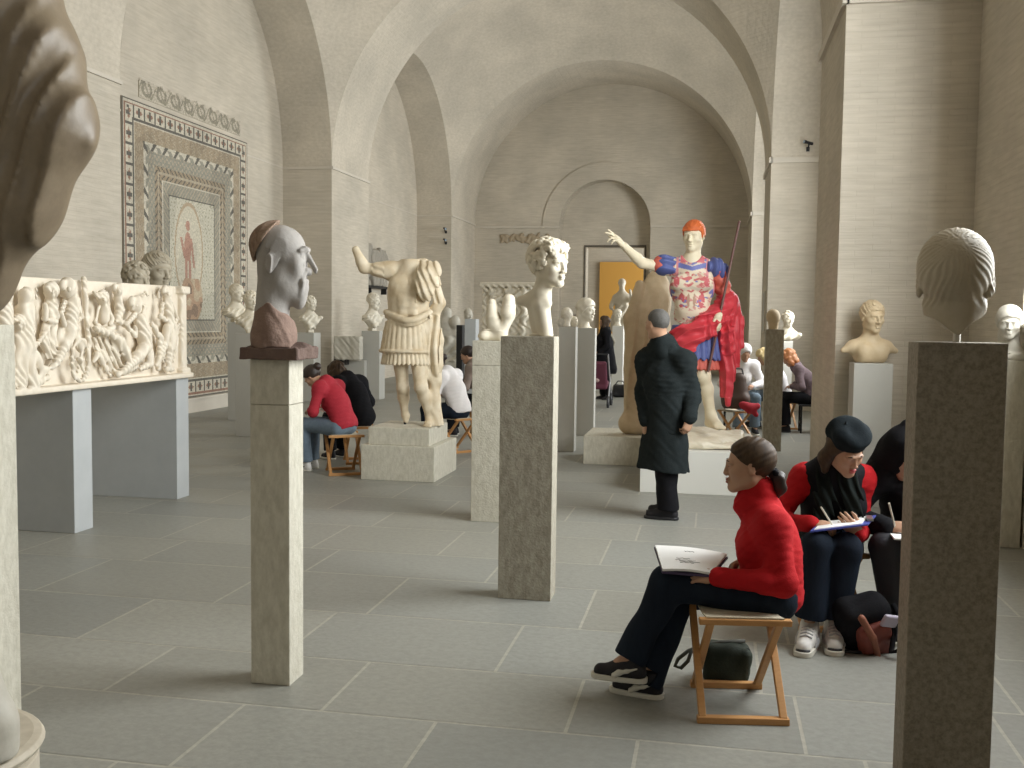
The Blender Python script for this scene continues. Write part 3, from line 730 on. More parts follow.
# ------------------------------------------------------------------ folding stools
M_WOOD = mat('orange_beech_wood', (.52,.27,.10), .5, noise=(22,.5,(.42,.20,.07),(1,1,6)))
M_CANVAS = mat('unbleached_canvas', (.56,.50,.38), .85, bump=(200,.2))
def stool(loc, rz, label, w=.37, d=.40, h=.425, group='folding stools', seat_m=None):
    """rails run along local x; the two leg frames cross under the canvas"""
    t = thing('folding_stool', label, 'stool', (0,0,0), group); y = d/2
    for s, ww in ((-1, w/2-.022), (1, w/2-.048)):
        for x in (-ww, ww): MB().bar((x,s*y,.02),(x,-s*y*.96,h-.02),.026,.030,(1,0,0)).build('leg', M_WOOD, t, bevel=.003)
        MB().box((-w/2 if s < 0 else -ww-.02,s*y-.018,0),(w/2 if s < 0 else ww+.02,s*y+.018,.028)).build('foot_rail', M_WOOD, t, bevel=.003)
        MB().bar((-w/2,-s*y*.96,h-.018),(w/2,-s*y*.96,h-.018),.036,.026).build('top_rail', M_WOOD, t, bevel=.004)
    for x in (-w/2+.036, w/2-.036): MB().tube([(x-.025,0,h/2),(x+.025,0,h/2)], .007, 8).build('pivot_bolt', M_METAL, t)
    mb = MB(); n = 12; vs = []; fs = []
    for i in range(n+1):
        v = -1+2*i/n; z = h+.002-.022*(1-v*v)
        for x in (-w/2+.03, w/2-.03): vs += [(x, v*y, z), (x, v*y, z-.005)]
    for i in range(n):
        a = 4*i; b = a+4; fs += [(a,a+2,b+2,b),(a+1,b+1,b+3,a+3),(a,b,b+1,a+1),(a+2,a+3,b+3,b+2)]
    fs += [(0,1,3,2),(4*n,4*n+2,4*n+3,4*n+1)]
    mb.add(vs, fs); mb.build('canvas_seat', seat_m or M_CANVAS, t, smooth=False)
    t.location = loc; t.rotation_euler = (0,0,rz); return t
stool((.128,4.405,0), .155, 'orange wooden folding stool under the woman in the red turtleneck', w=.375, d=.41, h=.44)
stool((.62,5.78,0), .25, 'wooden folding stool under the woman in the dark beret')
stool((1.12,5.95,0), -.1, 'folding stool under the hooded person behind the right foreground pedestal')
stool((-3.79,10.14,0), .52, 'wooden folding stool under the person in the red sweater left of the two tier plinth')
stool((-3.90,10.95,0), .5, 'folding stool under the person in the black jacket sitting behind the red sweater')
stool((-3.07,12.2,0), .9, 'folding stool under the person in the white top behind the headless statue')
a = PF(735,439)
stool((a[0],a[1]+.1,0), .75, 'folding stool under the big brown bag behind the painted statue', w=.34, d=.36, h=.40)

# two trestle slabs and the relief front they carry
def slab(x0, y0, y1, label):
    t = MB().box((x0,y0,0),(-4.645,y1,1.08)).build('support_slab', M_SLAB, None, bevel=.004); origin_to(t, ((x0-4.69)/2, (y0+y1)/2, 0)); tag(t, label, 'support', 'slabs under the carved relief')
slab(-5.45,6.77,7.0,'nearer blue grey support slab under the carved marble relief')
slab(-5.62,8.26,8.47,'farther blue grey support slab under the right end of the carved marble relief')

# ------------------------------------------------------------------ wall fittings
def spotlight(px, py, Y, label, aim, sz=.6):
    p = P(px, py, Y); t = thing('wall_camera', label, 'camera', tuple(p))
    MB().box((p[0]-.03,Y-.02,p[2]-.10),(p[0]+.03,Y,p[2]-.02)).build('wall_bracket', M_CHAR, t)
    MB().tube([(p[0],Y-.02,p[2]-.06),(p[0],Y-.12,p[2]-.05),(p[0],Y-.16,p[2])], .014, 8).build('arm', M_CHAR, t)
    b = np.array([p[0], Y-.16, p[2]+.03]); d = unit(aim)*sz
    MB().tube([b-d*.13, b+d*.09, b+d*.10, b+d*.17], [.045*sz,.045*sz,.055*sz,.055*sz], 14).build('housing', M_CHAR, t)
    MB().tube([b+d*.172, b+d*.176], [.043*sz,.043*sz], 14).build('lens', mat('pale_blue_lens', (.35,.45,.55), .1), t)
spotlight(808,146,19.46,'small dark camera fixed high on the right brick pier', (-.85,-.5,.15))
for k, yy in enumerate((230,241)):
    spotlight(446,yy,28.94,('upper' if k == 0 else 'lower')+' of two little black fittings on the far left brick pier', (.5,-.8,-.2))
t = thing('wall_shelf', 'dark narrow wall shelf behind the headless statue', 'shelf', (XLW,24.2,2.33))
a, b = 23.0, 26.0
MB().box((XLW,a,2.36),(XLW+.2,b,2.42)).build('board', M_METAL, t)
for y in (a+.3,(a+b)/2,b-.3): MB().box((XLW,y-.03,2.22),(XLW+.14,y+.03,2.36)).build('bracket', M_METAL, t)
for k, (y, w, h) in enumerate(((23.35,.55,.88),(24.1,.5,1.02),(24.75,.45,.90),(25.4,.6,.98))):
    S = Sdf(); S.box((XLW+.12,y,2.42+h/2), (.06,w/2,h/2), rnd=.03)
    for j in range(5): S.cap((XLW+.17,y-w*.4+w*.2*j,2.45),(XLW+.17,y-w*.4+w*.2*j+.05*math.sin(j*3+k),2.42+h*.92), .045,.03, k=.03)
    S.disp(lambda x, y_, z: .05*wob(x, y_, z, 7, k), (XLW+.10,y-w,2.48), (XLW+.3,y+w,2.42+h+.2))
    o = S.build('relief_fragment', mat('weathered_grey_stone', (.34,.31,.26), .7, noise=(12,.5,(.22,.20,.16))), .022); origin_to(o, (XLW+.1, y, 2.42))
    tag(o, ('first','second','third','fourth')[k]+' broken grey relief fragment from the left on the wall shelf', 'relief', 'relief fragments on the wall shelf')
# brown inscription remains on the end wall
S = Sdf(); a, b = P(500,232,YE-.02), P(553,245,YE-.02)
for k in range(13):
    x = a[0]+(b[0]-a[0])*(k+.5)/13; S.box((x,YE-.015,(a[2]+b[2])/2+.03*math.sin(k*5)), (.06,.025,.13+.04*math.sin(k*3)), rnd=.02, k=.03)
S.disp(lambda x, y, z: .03*wob(x, y, z, 18, 2), a-1, b+1)
o = S.build('wall_frieze', mat('brown_stucco', (.36,.29,.20), .85), .018); tag(o, 'faded brown strip of broken stucco lettering on the end wall left of the door recess', 'frieze')
# door of a cabinet and small hatch by the right wall
a, b = P(979,288,9.88), P(994,342,9.88)
t = thing('wall_panel', 'narrow lilac grey panel with a black edge beside the head turned away', 'wall panel', (a[0],9.88,b[2]))
MB().box((a[0],9.86,b[2]-.4),(b[0]-.02,9.9,a[2])).build('board', mat('lilac_grey_paint', (.36,.33,.34), .6), t)
MB().box((b[0]-.02,9.84,b[2]-.4),(b[0]+.012,9.9,a[2])).build('edge', M_CHAR, t)
q = P(984,325,9.85); r = P(991,341,9.85); g = MB()
for k in range(4): g.box((q[0]+(r[0]-q[0])*k/4,9.835,r[2]),(q[0]+(r[0]-q[0])*(k+.6)/4,9.86,q[2]))
g.build('grille', M_CHAR, t)
a, b = P(751,312,21.5), P(757,345,21.5)
t = thing('wall_hatch', 'small plain hatch on the pier right of the painted statue', 'wall panel', (.965,20.5,1.6))
f = MB(); y0, y1, z0, z1 = 20.1, 20.9, 1.45, 2.2
f.box((.955,y0,z0),(.97,y1,z1)); f.build('door_leaf', M_PGREY, t)
f = MB()
for lo, hi in (((.945,y0-.03,z0-.03),(.968,y1+.03,z0)),((.945,y0-.03,z1),(.968,y1+.03,z1+.03)),((.945,y0-.03,z0),(.968,y0,z1)),((.945,y1,z0),(.968,y1+.03,z1))): f.box(lo, hi)
f.build('rim', M_TRIM, t)
# ------------------------------------------------------------------ busts and heads
def facing(ax, pitch=0.0, roll=0.0):
    """frame looking along the ground angle ax (0 = towards the camera side -Y, +90 deg = towards +X), pitched down"""
    f = np.array([math.sin(ax), -math.cos(ax), 0.0]); u = np.array([0, 0, 1.0])
    f2 = f*math.cos(pitch)-u*math.sin(pitch); u2 = u*math.cos(pitch)+f*math.sin(pitch)
    r = np.cross(f2, u2); c, s = math.cos(roll), math.sin(roll)
    return np.stack([c*r+s*u2, f2, c*u2-s*r], 1)
def rad(d): return math.radians(d)

def bust(top, base_z, ax, head_ax, sc, style, hairkind, label, m, h, seed=0, fem=False, group=None, beard=False):
    """top: point of the crown; the bust stands on base_z"""
    Rh = facing(head_ax, .08); c = np.array(top)-np.array([0,0,.122*sc])
    Rb = facing(ax); nk = c+Rb @ V(0,-.035,-.195)*sc
    S = Sdf(); head_sdf(S, c, Rh, sc, fem=fem, neck=nk+V(0,0,-.03))
    if hairkind == 'curls': curls(S, c, Rh, sc, 120, .017, seed)
    elif hairkind == 'bun':
        hair(S, c, Rh, sc, .016, kind='waves', amp=.0025, line=([-.12,-.04,.0,.04,.075,.1], [-.09,-.085,-.04,.03,.05,.055])); S.at(c, Rh, sc); S.ell((0,-.125,-.01), (.045,.04,.045), k=.01); S.at()
    elif hairkind == 'long':
        hair(S, c, Rh, sc, .02, kind='waves', amp=.003); S.at(c, Rh, sc); S.ell((0,-.06,-.09), (.085,.06,.10), k=.02); S.at()
    elif hairkind == 'veil':
        hair(S, c, Rh, sc, .018, kind='waves', amp=.002, line=([-.12,0,.05,.085], [-.09,-.05,.03,.05])); S.at(c, Rh, sc); S.ell((0,-.05,-.10), (.075,.06,.11), k=.03); S.at()
    elif hairkind: hair(S, c, Rh, sc, .011, kind=hairkind, amp=.006)
    if beard:
        S.at(c, Rh, sc); S.ell((0,.055,-.105), (.048,.035,.035), k=.015); S.ell((.05,.02,-.07), (.02,.04,.04), k=.02); S.ell((-.05,.02,-.07), (.02,.04,.04), k=.02)
        S.disp(lambda x, y, z: .003*np.sin(90*x+5*np.sin(80*z)), (-.08,0,-.15), (.08,.1,-.08)); S.at()
    H = (nk[2]-base_z)/sc; S.at(nk, Rb, sc)
    if style == 'nude':
        for e in (-1, 1): S.cap((0,-.005,.015), (e*.13,-.01,-.035), .050, .052, k=.04); S.cap((e*.13,-.01,-.035), (e*.205,-.01,-.062), .050, .022, k=.02)
        S.box((0,.005,-H*.55), (.122,.080,H*.52), rnd=.06, k=.05)
        for e in (-1, 1): S.ell((e*.058,.070,-H*.45), (.055,.030,.05), k=.04)
        S.box((0,-.02,-H-.2), (.5,.3,.2), mode='s', rnd=.0, k=.01)
    elif style == 'draped':
        S.cap((-.14,-.01,-.07), (0,0,-.0), .055, .055, k=.05).cap((.14,-.01,-.07), (0,0,-.0), .055, .055, k=.05)
        S.cap((0,.01,-.10), (0,.01,-H+.03), .145, .045, k=.05, flat=((0,1,0), .68))
        S.cap((-.16,.06,-.05), (.06,.10,-H*.72), .04, .03, k=.03).cap((.15,.05,-.06), (-.02,.10,-H*.7), .035, .025, k=.03)
        S.disp(lambda x, y, z: .009*np.sin(70*(x*.8+z*.5)+3*np.sin(22*z+9*x)), (-.24,-.15,-H), (.24,.18,-.05))
        S.box((0,0,-H+.02), (.055,.05,.022), rnd=.006)
    elif style == 'neck':
        S.cap((0,0,.03), (0,.005,-H*.6), .055, .062, k=.02); S.ell((0,.01,-H*.75), (.09,.06,H*.27), k=.04)
        S.box((0,-.02,-H-.2), (.5,.3,.2), mode='s', rnd=.0, k=.004)
    S.at(); S.fn(lambda x, y, z: (base_z+.001-z)+0*x+0*y, (nk[0]-.6,nk[1]-.6,base_z-.4), (nk[0]+.6,nk[1]+.6,nk[2]+.6), 0, 'i')
    o = S.build('marble_bust', m, h); origin_to(o, (nk[0], nk[1], base_z)); return tag(o, label, 'bust', group or 'marble busts on pedestals')

def topof(px, py, Y): return P(px, py, Y)
bust(topof(873.5,301,9.66),1.287,.25,.35,1.18,'nude','tuft','honey coloured bare chested young man bust on the smooth grey pedestal by the pier',M_YELLOW,.006,3)
bust(topof(1010,306,8.14),1.385,-.55,-.25,1.02,'draped','veil','small pale female bust with bound hair at the far right edge',M_MGREY,.006,4,fem=True)
bust(topof(237,284,14.9),1.53,1.1,1.35,1.15,'draped','tuft','draped white bust on the grey pedestal right of the big mosaic',M_IVORY,.009,5)
bust(topof(251,291,12.92),1.40,.6,.9,1.05,'draped','curls','white bust half hidden behind the nape of the big grey plaster head',M_IVORY,.008,6)
bust(topof(374,293,19.48),1.36,1.2,1.45,1.30,'draped','tuft','white bust of a bearded man turned right, beside the mounted relief block',M_MARBLE,.011,7,beard=True)
bust(topof(311,296,18.58),1.32,.9,1.3,1.15,'draped','curls','draped bust peeping out under the chin of the big grey plaster head',M_MARBLE,.011,8)
bust(topof(587,299,14.4),1.52,.9,1.15,1.28,'neck','long','long haired marble head facing right on a plain grey pedestal',M_MARBLE,.008,9,fem=True)
for k, (px, py, Y, s_, ax, ml) in enumerate(((567,308,12.6,1.0,PI,M_MARBLE),(574,316,12.66,.72,1.2,M_IVORY),(561,318,12.55,.62,-.9,M_MGREY))):
    bust(topof(px,py,Y),1.55,ax,ax,s_*.82,'neck','tuft',('largest pale head seen from behind','small ivory head facing right','small grey head at the left')[k]+' in the cluster on the slim grey pedestal',ml,.008,10+k,group='cluster of small heads')
bust(topof(788.5,311,16.92),1.34,.0,.4,1.05,'draped','curls','draped white bust behind the dark slim pedestal beside the pier',M_IVORY,.010,14)
bust(topof(618,309,23.15),1.50,.3,.2,1.10,'neck','tuft','far small pale head beside the brown draped figure',M_MARBLE,.013,15)
bust(topof(468.5,308,20.15),1.62,.5,.7,1.12,'neck','','tiny worn head on the blue grey pedestal behind the seated people',M_MGREY,.012,16)

# head seen from behind, big, on a rod
def rod_head():
    t = thing('head_sculpture', 'large cropped hair marble head seen from behind on the speckled foreground pedestal', 'sculpture', (.84,3.82,1.585))
    c = P(955,282,3.83); R = facing(PI-.25, -.03, .02); sc = 1.50
    S = Sdf(); head_sdf(S, c, R, sc, neck=c+V(0,-.02,-.20))
    hair(S, c, R, sc, .007, kind='', line=([-.12,-.07,-.03,0,.03,.06,.09], [-.075,-.072,-.06,-.02,.03,.05,.06]))
    S.at(c, R, sc)
    def g(x, y, z):
        dx, dz = x-.006, z-.070+.5*np.clip(y+.07, -.05, .2); a = np.arctan2(dx, -dz); rr = np.sqrt(dx*dx+dz*dz)
        m = np.clip((.2-np.maximum(y+.02, 0)*4), 0, .2)/.2*np.clip((z+.062)/.012, 0, 1)
        return .0011*np.sin(37*a+60*rr+2.6*np.sin(5*a+70*rr))*np.clip(rr/.03, 0, 1)*m
    S.disp(g, (-.10,-.13,-.09), (.10,.12,.13)); S.at()
    # the break under the neck: a slanting cut
    q = P(952,331,3.83); zl, zr = P(930,318,3.83), P(984,309,3.83); sl, sr = (zl[2]-q[2])/abs(zl[0]-q[0]), (zr[2]-q[2])/abs(zr[0]-q[0])
    S.fn(lambda x, y, z: (q[2]+np.where(x < q[0], sl*(q[0]-x), sr*(x-q[0]))*.95+.006*np.sin(60*x)-z+.10*(y-3.83))*.8, c-.4, c+.4, .006, 'i')
    S.build('head', mat('grey_beige_marble', (.47,.41,.31), .55, noise=(9,.6,(.36,.295,.20)), bump=(45,.15)), .0042, t)
    r = P(957,330,3.83); MB().tube([(r[0],r[1],1.585),(r[0],r[1],1.70)], .0125, 10).build('steel_rod', mat('steel_rod', (.45,.43,.38), .35, .9), t)
rod_head()
# brown head seen from behind on the dark slim pedestal
def small_rod_head():
    t = thing('head_sculpture', 'brown shadowed head turned away on the dark slim pedestal', 'sculpture', tuple(V(P(773,331,13.4)[0],13.42,1.55)))
    c = P(773.5,319,13.42); R = facing(PI-.3); S = Sdf(); head_sdf(S, c, R, .98, neck=c+V(0,0,-.11)); hair(S, c, R, .98, .012, kind='comb', amp=.002)
    S.build('head', M_BROWN, .009, t); MB().tube([(c[0],c[1],1.55),(c[0],c[1],1.68)], .02, 8).build('rod', M_METAL, t)
small_rod_head()

# big plaster head in profile
def plaster_head():
    base = V(-1.905,4.257,1.455)
    t = thing('plaster_head', 'big grey plaster head of a man in profile with a reddish stone base', 'sculpture', tuple(base))
    sc = 1.55; a = rad(107); R = facing(a, .02); c = P(284,254,4.25)
    def build(S, name, m, h):
        me = S.mesh(name, h)
        def warp(co):
            co = co.copy(); z = co[:, 2]; low = z < 0
            co[:, 2] = np.where(low, z*1.25, z*.70); e = np.clip((np.abs(co[:, 0])/sc-.0715)/.006, 0, 1)*np.exp(-(z/sc/.06)**4); co[:, 1] -= .034*sc*e; co[:, 2] -= .022*sc*e; co[:, 1] *= .74; co[:, 0] *= .92; return co
        xform(me, R, c, warp); return link(name, me, m, t)
    S = Sdf(); head_sdf(S, (0,0,0), np.eye(3), sc, neck=None, nose=1.75, brow=.75, heavy=1.2, jaw=1.05)
    S.at(sc=sc)
    S.cap((0,-.040,-.05), (0,-.042,-.155), .058, .066, k=.03)
    S.ell((0,.075,-.083), (.026,.02,.018), k=.015)           # jutting chin
    for s in (-1, 1):
        S.chain([(s*.019,.090,-.036), (s*.033,.077,-.062), (s*.030,.070,-.088)], [.0035,.005,.004], k=.012)   # fold beside the mouth
        S.chain([(s*.012,.086,.016), (s*.034,.085,.024), (s*.052,.066,.012)], [.007,.008,.004], k=.01)
        S.chain([(s*.018,.083,-.018), (s*.034,.080,-.022), (s*.046,.068,-.014)], [.003,.004,.003], k=.006)
        S.ell((s*.0315,.092,-.010), (.014,.010,.005), k=.006, mode='s')
    S.disp(lambda x, y, z: .0022*wob(x, y, z, 60, 4), (-.15,-.2,-.35), (.15,.2,.2)); S.at()
    plaster, red = np.array((.43,.405,.375)), np.array((.30,.185,.14))
    build(S, 'head', mat('grey_plaster', (.36,.335,.31), .75, noise=(18,.4,(.29,.27,.245)), bump=(60,.2)), .0048)
    S = Sdf(); S.at(sc=sc)
    def cap_(x, y, z):
        qx, qy, qz = x/.085, (y+.020)/.110, (z-.034)/.100; k0 = np.sqrt(qx*qx+qy*qy+qz*qz)+1e-9
        return np.maximum((k0-1)*.08+.003*np.sin(80*z+6*np.sin(60*x+30*y)), np.maximum((-.045+.62*np.clip(-y-.03,-.05,.1)*-1-z)*.7, (y-(-.082+.62*np.clip(z-.03, -.05, .12)))*.7)+0*x)
    S.fn(cap_, (-.11,-.14,-.13), (.11,.11,.14), 0); S.at(); build(S, 'hair_remains', mat('reddish_brown_stone', (.25,.165,.115), .8, noise=(30,.6,(.36,.27,.20)), bump=(60,.4)), .0045)
    S = Sdf(); S.at((0,0,0), np.eye(3), sc)
    S.cap((0,-.042,-.115), (0,-.034,-.185), .0655, .088, k=.02); S.fn(lambda x, y, z: (-.212-z)+0*x+0*y, (-.2,-.2,-.4), (.2,.2,0), .002, 'i'); S.fn(lambda x, y, z: (z-(-.140-.45*np.maximum(y+.0, -.04)+.010*np.sin(40*x+30*y)))*.8, (-.2,-.2,-.4), (.2,.2,0), .004, 'i')
    S.disp(lambda x, y, z: .003*wob(x, y, z, 70, 6), (-.15,-.2,-.35), (.15,.2,0)); S.at()
    build(S, 'red_neck_patch', mat('red_sandstone', (.24,.16,.125), .85, noise=(14,.5,(.18,.115,.09)), bump=(70,.4)), .0048)
    S = Sdf(); p0, p1 = P(247,359,4.2), P(304,346,4.2); S.box(((p0[0]+p1[0])/2,4.245,1.482), ((p1[0]-p0[0])/2,.125,.028), rnd=.006)
    S.cap((p0[0]+.05,4.257,1.505), (p1[0]-.05,4.257,1.51), .04, .035, k=.03, flat=((0,0,1), .6))
    S.disp(lambda x, y, z: .006*wob(x, y, z, 40, 8), (p0[0]-.1,4.1,1.40), (p1[0]+.1,4.4,1.6))
    S.fn(lambda x, y, z: (1.4555-z)+0*x+0*y, (p0[0]-.1,4.1,1.40), (p1[0]+.1,4.4,1.6), 0, 'i')
    S.build('rough_base', mat('dark_red_sandstone', (.13,.085,.070), .9, noise=(20,.5,(.19,.13,.105)), bump=(80,.5)), .004, t)
plaster_head()

# curly haired bust on the central pedestal
def curly_bust():
    c = P(550,264,5.88); sc = 1.12; R = facing(rad(60), .06, -.03)
    S = Sdf(); nk = P(538,300,5.90); nk = P(541,296,5.89); head_sdf(S, c, R, sc, neck=nk, fem=True); curls(S, c, R, sc, 210, .019, 21, front=.060, off=.015, k=.002)
    S.at(c, R, sc)
    rs = np.random.RandomState(5)
    for k in range(26):      # fringe standing over the brow
        x = -.068+.136*(k % 13)/12+rs.uniform(-.004,.004); z = .074+.024*(k//13)+rs.uniform(-.005,.006); y = .068-.35*abs(x)-.010*(k//13)
        S.chain([(x,y-.01,z+.012), (x+rs.uniform(-.01,.01),y+.012,z+.006), (x+rs.uniform(-.016,.016),y+.012,z-.012)], [.010,.010,.006], k=.003)
    S.at()
    # cut chest tapering downwards like a herm
    pts = [P(519,301,5.9), P(546,303,5.86), P(530,318,5.9)]
    S.chain([nk, P(533,299,5.90), P(521,301,5.92)], [.050,.046,.030], k=.02); S.cap(nk, P(547,303,5.84), .05, .03, k=.03)
    S.cap(P(537,303,5.88), P(541,335,5.89), .066, .058, k=.02, flat=((.3,1,0), .62)); S.cap(P(541,306,5.85), P(546,336,5.87), .050, .042, k=.02)
    S.cap(P(519,318,5.93), P(526,336,5.93), .05, .06, k=.012, mode='s')
    S.box((P(541,334,5.89)[0],5.89,1.55), (.06,.05,.01), rnd=.002)
    S.fn(lambda x, y, z: (1.546-z)+0*x+0*y, (-1.4,5.6,1.3), (-.6,6.2,2.3), 0, 'i')
    o = S.build('marble_bust', M_IVORY, .0048); origin_to(o, (-1.02, 5.89, 1.545)); tag(o, 'white bust with a thick crown of curls facing right on the central pedestal', 'bust')
curly_bust()

# two lobed fragment
S = Sdf(); Y = 8.1; q = lambda x, y, d=0: P(x, y, Y+d)
S.cap(q(492,303), q(493,317), .036, .062, k=.03).cap(q(509,300), q(508,312), .05, .062, k=.015)
S.cap(q(494,322), q(502,336), .05, .045, k=.05).cap(q(508,316), q(503,330), .05, .04, k=.04).cap(q(486,335), q(500,337), .045, .04, k=.03)
S.ell(q(484,336), (.05,.06,.035), k=.03); S.disp(lambda x, y, z: .007*wob(x, y, z, 28, 3), q(470,290)-.3, q(530,345)+.3)
S.fn(lambda x, y, z: (1.463-z)+0*x+0*y, (-2.5,7.5,1.2), (-1,8.6,2.3), 0, 'i')
o = S.build('marble_fragment', M_IVORY, .006); origin_to(o, (-1.73, 8.1, 1.465)); tag(o, 'worn white marble fragment with two rounded lobes on a travertine pedestal', 'sculpture')

M_TAN = mat('tan_grey_stone', (.43,.38,.29), .6, noise=(12,.5,(.31,.265,.19)), bump=(50,.15))
# two heads behind the relief, each on its own pedestal
for k, (px, py, Y, s_, ax, hk) in enumerate(((158,252,9.7,1.62,1.15,'tuft'),(137,262,9.3,1.38,1.2,'curls'))):
    tp = P(px, py, Y); bz = tp[2]-.52*s_
    pedestal(tp[0]-.16, tp[0]+.16, Y-.12, Y+.2, bz, ('taller','lower')[k]+' grey pedestal hidden behind the carved relief under a grey head', M_PGREY)
    bust(tp, bz, ax, ax, s_, 'neck', hk, ('larger smooth','smaller curly')[k]+' grey head looking over the top of the carved relief', M_TAN, .007, 30+k)

# ------------------------------------------------------------------ carved relief front
def relief():
    X0 = -4.66
    def q(cx, cy, d=0.0):      # crop pixels -> point on the relief plane, d forward of it
        x, y = cx/5.12, 260+cy/5.12; r = sight(x, y); p = CAMPOS+r*((X0+d)/r[0]); p[0] = X0+d; return p
    t = thing('marble_relief', 'long white marble relief front crowded with carved figures on two grey slabs', 'relief', (X0,7.2,1.06))
    y0, y1, z0, z1 = 5.55, 8.46, 1.08, 1.895
    S = Sdf(); S.box((X0-.16,(y0+y1)/2,(z0+z1)/2), (.14,(y1-y0)/2,(z1-z0)/2), rnd=.008)
    S.box((X0-.10,(y0+y1)/2,z0+.022), (.17,(y1-y0)/2+.015,.022), rnd=.01, k=.01); S.box((X0-.04,8.39,(z0+z1)/2), (.07,.045,(z1-z0)/2), rnd=.02)
    S.box((X0-.04,8.39,z1-.035), (.09,.075,.035), rnd=.015); S.box((X0-.04,8.39,z0+.06), (.09,.07,.03), rnd=.015)
    def st(pts, r, d=.03, k=.02):
        rr = [e*.74 for e in (r if hasattr(r, '__len__') else [r]*len(pts))]; S.chain([q(a, b, d) for a, b in pts], rr, k=min(k, .012))
    def hd(cx, cy, r=.06, d=.05):
        S.ell(q(cx, cy, d), (r*.85, r*.85, r), k=.01)
        for i in range(9):
            a = i/8*PI*1.2-.3; S.ell(q(cx+math.cos(a)*r*330, cy-math.sin(a)*r*330-8, d+.01), r*.33, k=.01)
        S.ell(q(cx+8, cy+8, d+.06*r/.06), (.012,.012,.016), k=.01)
    # far left standing figure, crouching beast
    hd(95,318,.055); st([(95,350),(92,440),(95,470)], [.05,.06,.06]); st([(85,470),(82,560),(78,635)], [.05,.04,.03]); st([(108,470),(112,560),(120,630)], [.045,.035,.03]); st([(120,360),(150,400),(170,420)], .025, .05)
    st([(140,500),(150,590),(175,630),(240,600)], [.05,.06,.055,.03]); st([(180,490),(215,560),(205,600)], [.04,.04,.03], .05); st([(130,440),(190,430),(240,360)], .02, .05)
    # two standing heads with bodies and drapery
    hd(262,155,.062); st([(258,205),(250,270),(252,320)], [.05,.06,.055]); st([(232,230),(232,300),(285,318)], .024, .07); st([(285,230),(290,290),(255,310)], .022, .07)
    for k in range(6): st([(225+22*k,330),(215+18*k,420),(245+12*k,500)], [.022,.03,.018], .03+.012*(k % 2))
    hd(345,142,.075,.06); st([(368,205),(362,270),(358,335)], [.075,.075,.065], .05); st([(405,215),(415,290),(380,330)], .025, .06); st([(330,215),(310,280),(330,330)], .024, .07)
    st([(372,350),(330,440),(285,535)], [.06,.05,.035], .07); st([(350,350),(400,420),(420,470)], [.055,.045,.03], .06); st([(265,548),(240,560)], .025, .06); st([(185,140),(184,290)], .009, .03)
    # border post, chariot wheel
    st([(428,95),(445,300),(456,480)], .028, .02)
    ring = [(410+42*math.cos(a), 512+108*math.sin(a)) for a in np.linspace(0, 2*PI, 25)]; st(ring, .020, .09, k=.005); st([(410,512),(412,514)], .03, .09)
    for a in np.linspace(0, PI, 4)[:-1]: st([(410+40*math.cos(a),512+104*math.sin(a)),(410-40*math.cos(a),512-104*math.sin(a))], .010, .08)
    # horned figure, companions, reclining figure
    hd(525,192,.055); st([(500,180),(478,165)], [.02,.012], .05); st([(532,235),(530,300)], [.055,.06], .04); st([(505,240),(490,320),(520,360)], .022, .06)
    st([(490,350),(540,370),(575,345)], [.03,.045,.03], .08); st([(545,250),(575,300),(560,330)], .022, .06)
    hd(602,152,.05); st([(605,195),(612,260),(600,300)], [.045,.045,.04], .04); st([(600,310),(640,330)], .03, .05)
    hd(690,228,.07,.07); st([(720,215),(740,240),(730,265)], .018, .07); st([(715,300),(735,380),(745,440)], [.07,.085,.075], .05); st([(690,280),(645,330),(690,390)], [.03,.026,.02], .08); st([(700,395),(690,345)], .02, .09)
    st([(560,375),(610,410),(640,470),(660,520)], [.03,.05,.05,.035], .07); st([(740,450),(700,500),(640,560)], [.07,.06,.04], .07); st([(760,470),(765,530),(720,555)], [.05,.045,.03], .06); st([(600,585),(640,570),(690,545)], [.03,.035,.04], .06)
    for k in range(5): st([(480+26*k,400-8*k),(510+30*k,500),(570+22*k,580)], [.018,.028,.014], .02+.015*(k % 2))
    st([(475,520),(500,480),(560,590)], [.02,.03,.02], .05)
    # right hand standing man with staff and tree
    hd(852,165,.055); st([(855,205),(862,270),(872,330)], [.05,.058,.055], .05); st([(832,225),(822,290),(850,310)], .024, .08); st([(880,230),(905,300),(880,360)], .024, .06)
    st([(862,345),(840,440),(800,540)], [.055,.04,.028], .06); st([(885,345),(875,450),(862,550)], [.055,.04,.028], .05)
    for k in range(4): st([(865+16*k,330),(845+18*k,430),(835+16*k,520)], [.018,.024,.015], .035)
    st([(780,330),(820,400),(812,560)], [.03,.035,.03], .05); st([(815,150),(810,200)], .014, .04); st([(720,190),(745,165),(760,185)], .012, .03); st([(850,560),(880,560)], .03, .05)
    # nearer end, mostly behind the foreground statue
    for k, yy in enumerate((5.75,6.0,6.22)):
        S.ell((X0+.05,yy,1.76), (.05,.05,.06), k=.01); S.cap((X0+.04,yy,1.66), (X0+.04,yy,1.42), .06,.055, k=.03); S.cap((X0+.04,yy-.03,1.40), (X0+.04,yy-.06,1.12), .04,.03, k=.03); S.cap((X0+.04,yy+.04,1.40), (X0+.04,yy+.05,1.12), .04,.03, k=.03)
    S.disp(lambda x, y, z: .0065*np.sin(120*(y+.45*z)+5*np.sin(17*z+9*y))*np.clip((x-X0+.01)/.03, 0, 1), (X0-.0,y0,z0+.09), (X0+.2,8.33,z1-.02))
    S.build('relief_front', mat('pinkish_white_marble', (.74,.665,.55), .55, noise=(9,.45,(.62,.53,.40)), bump=(50,.1)), .0082, t)
relief()

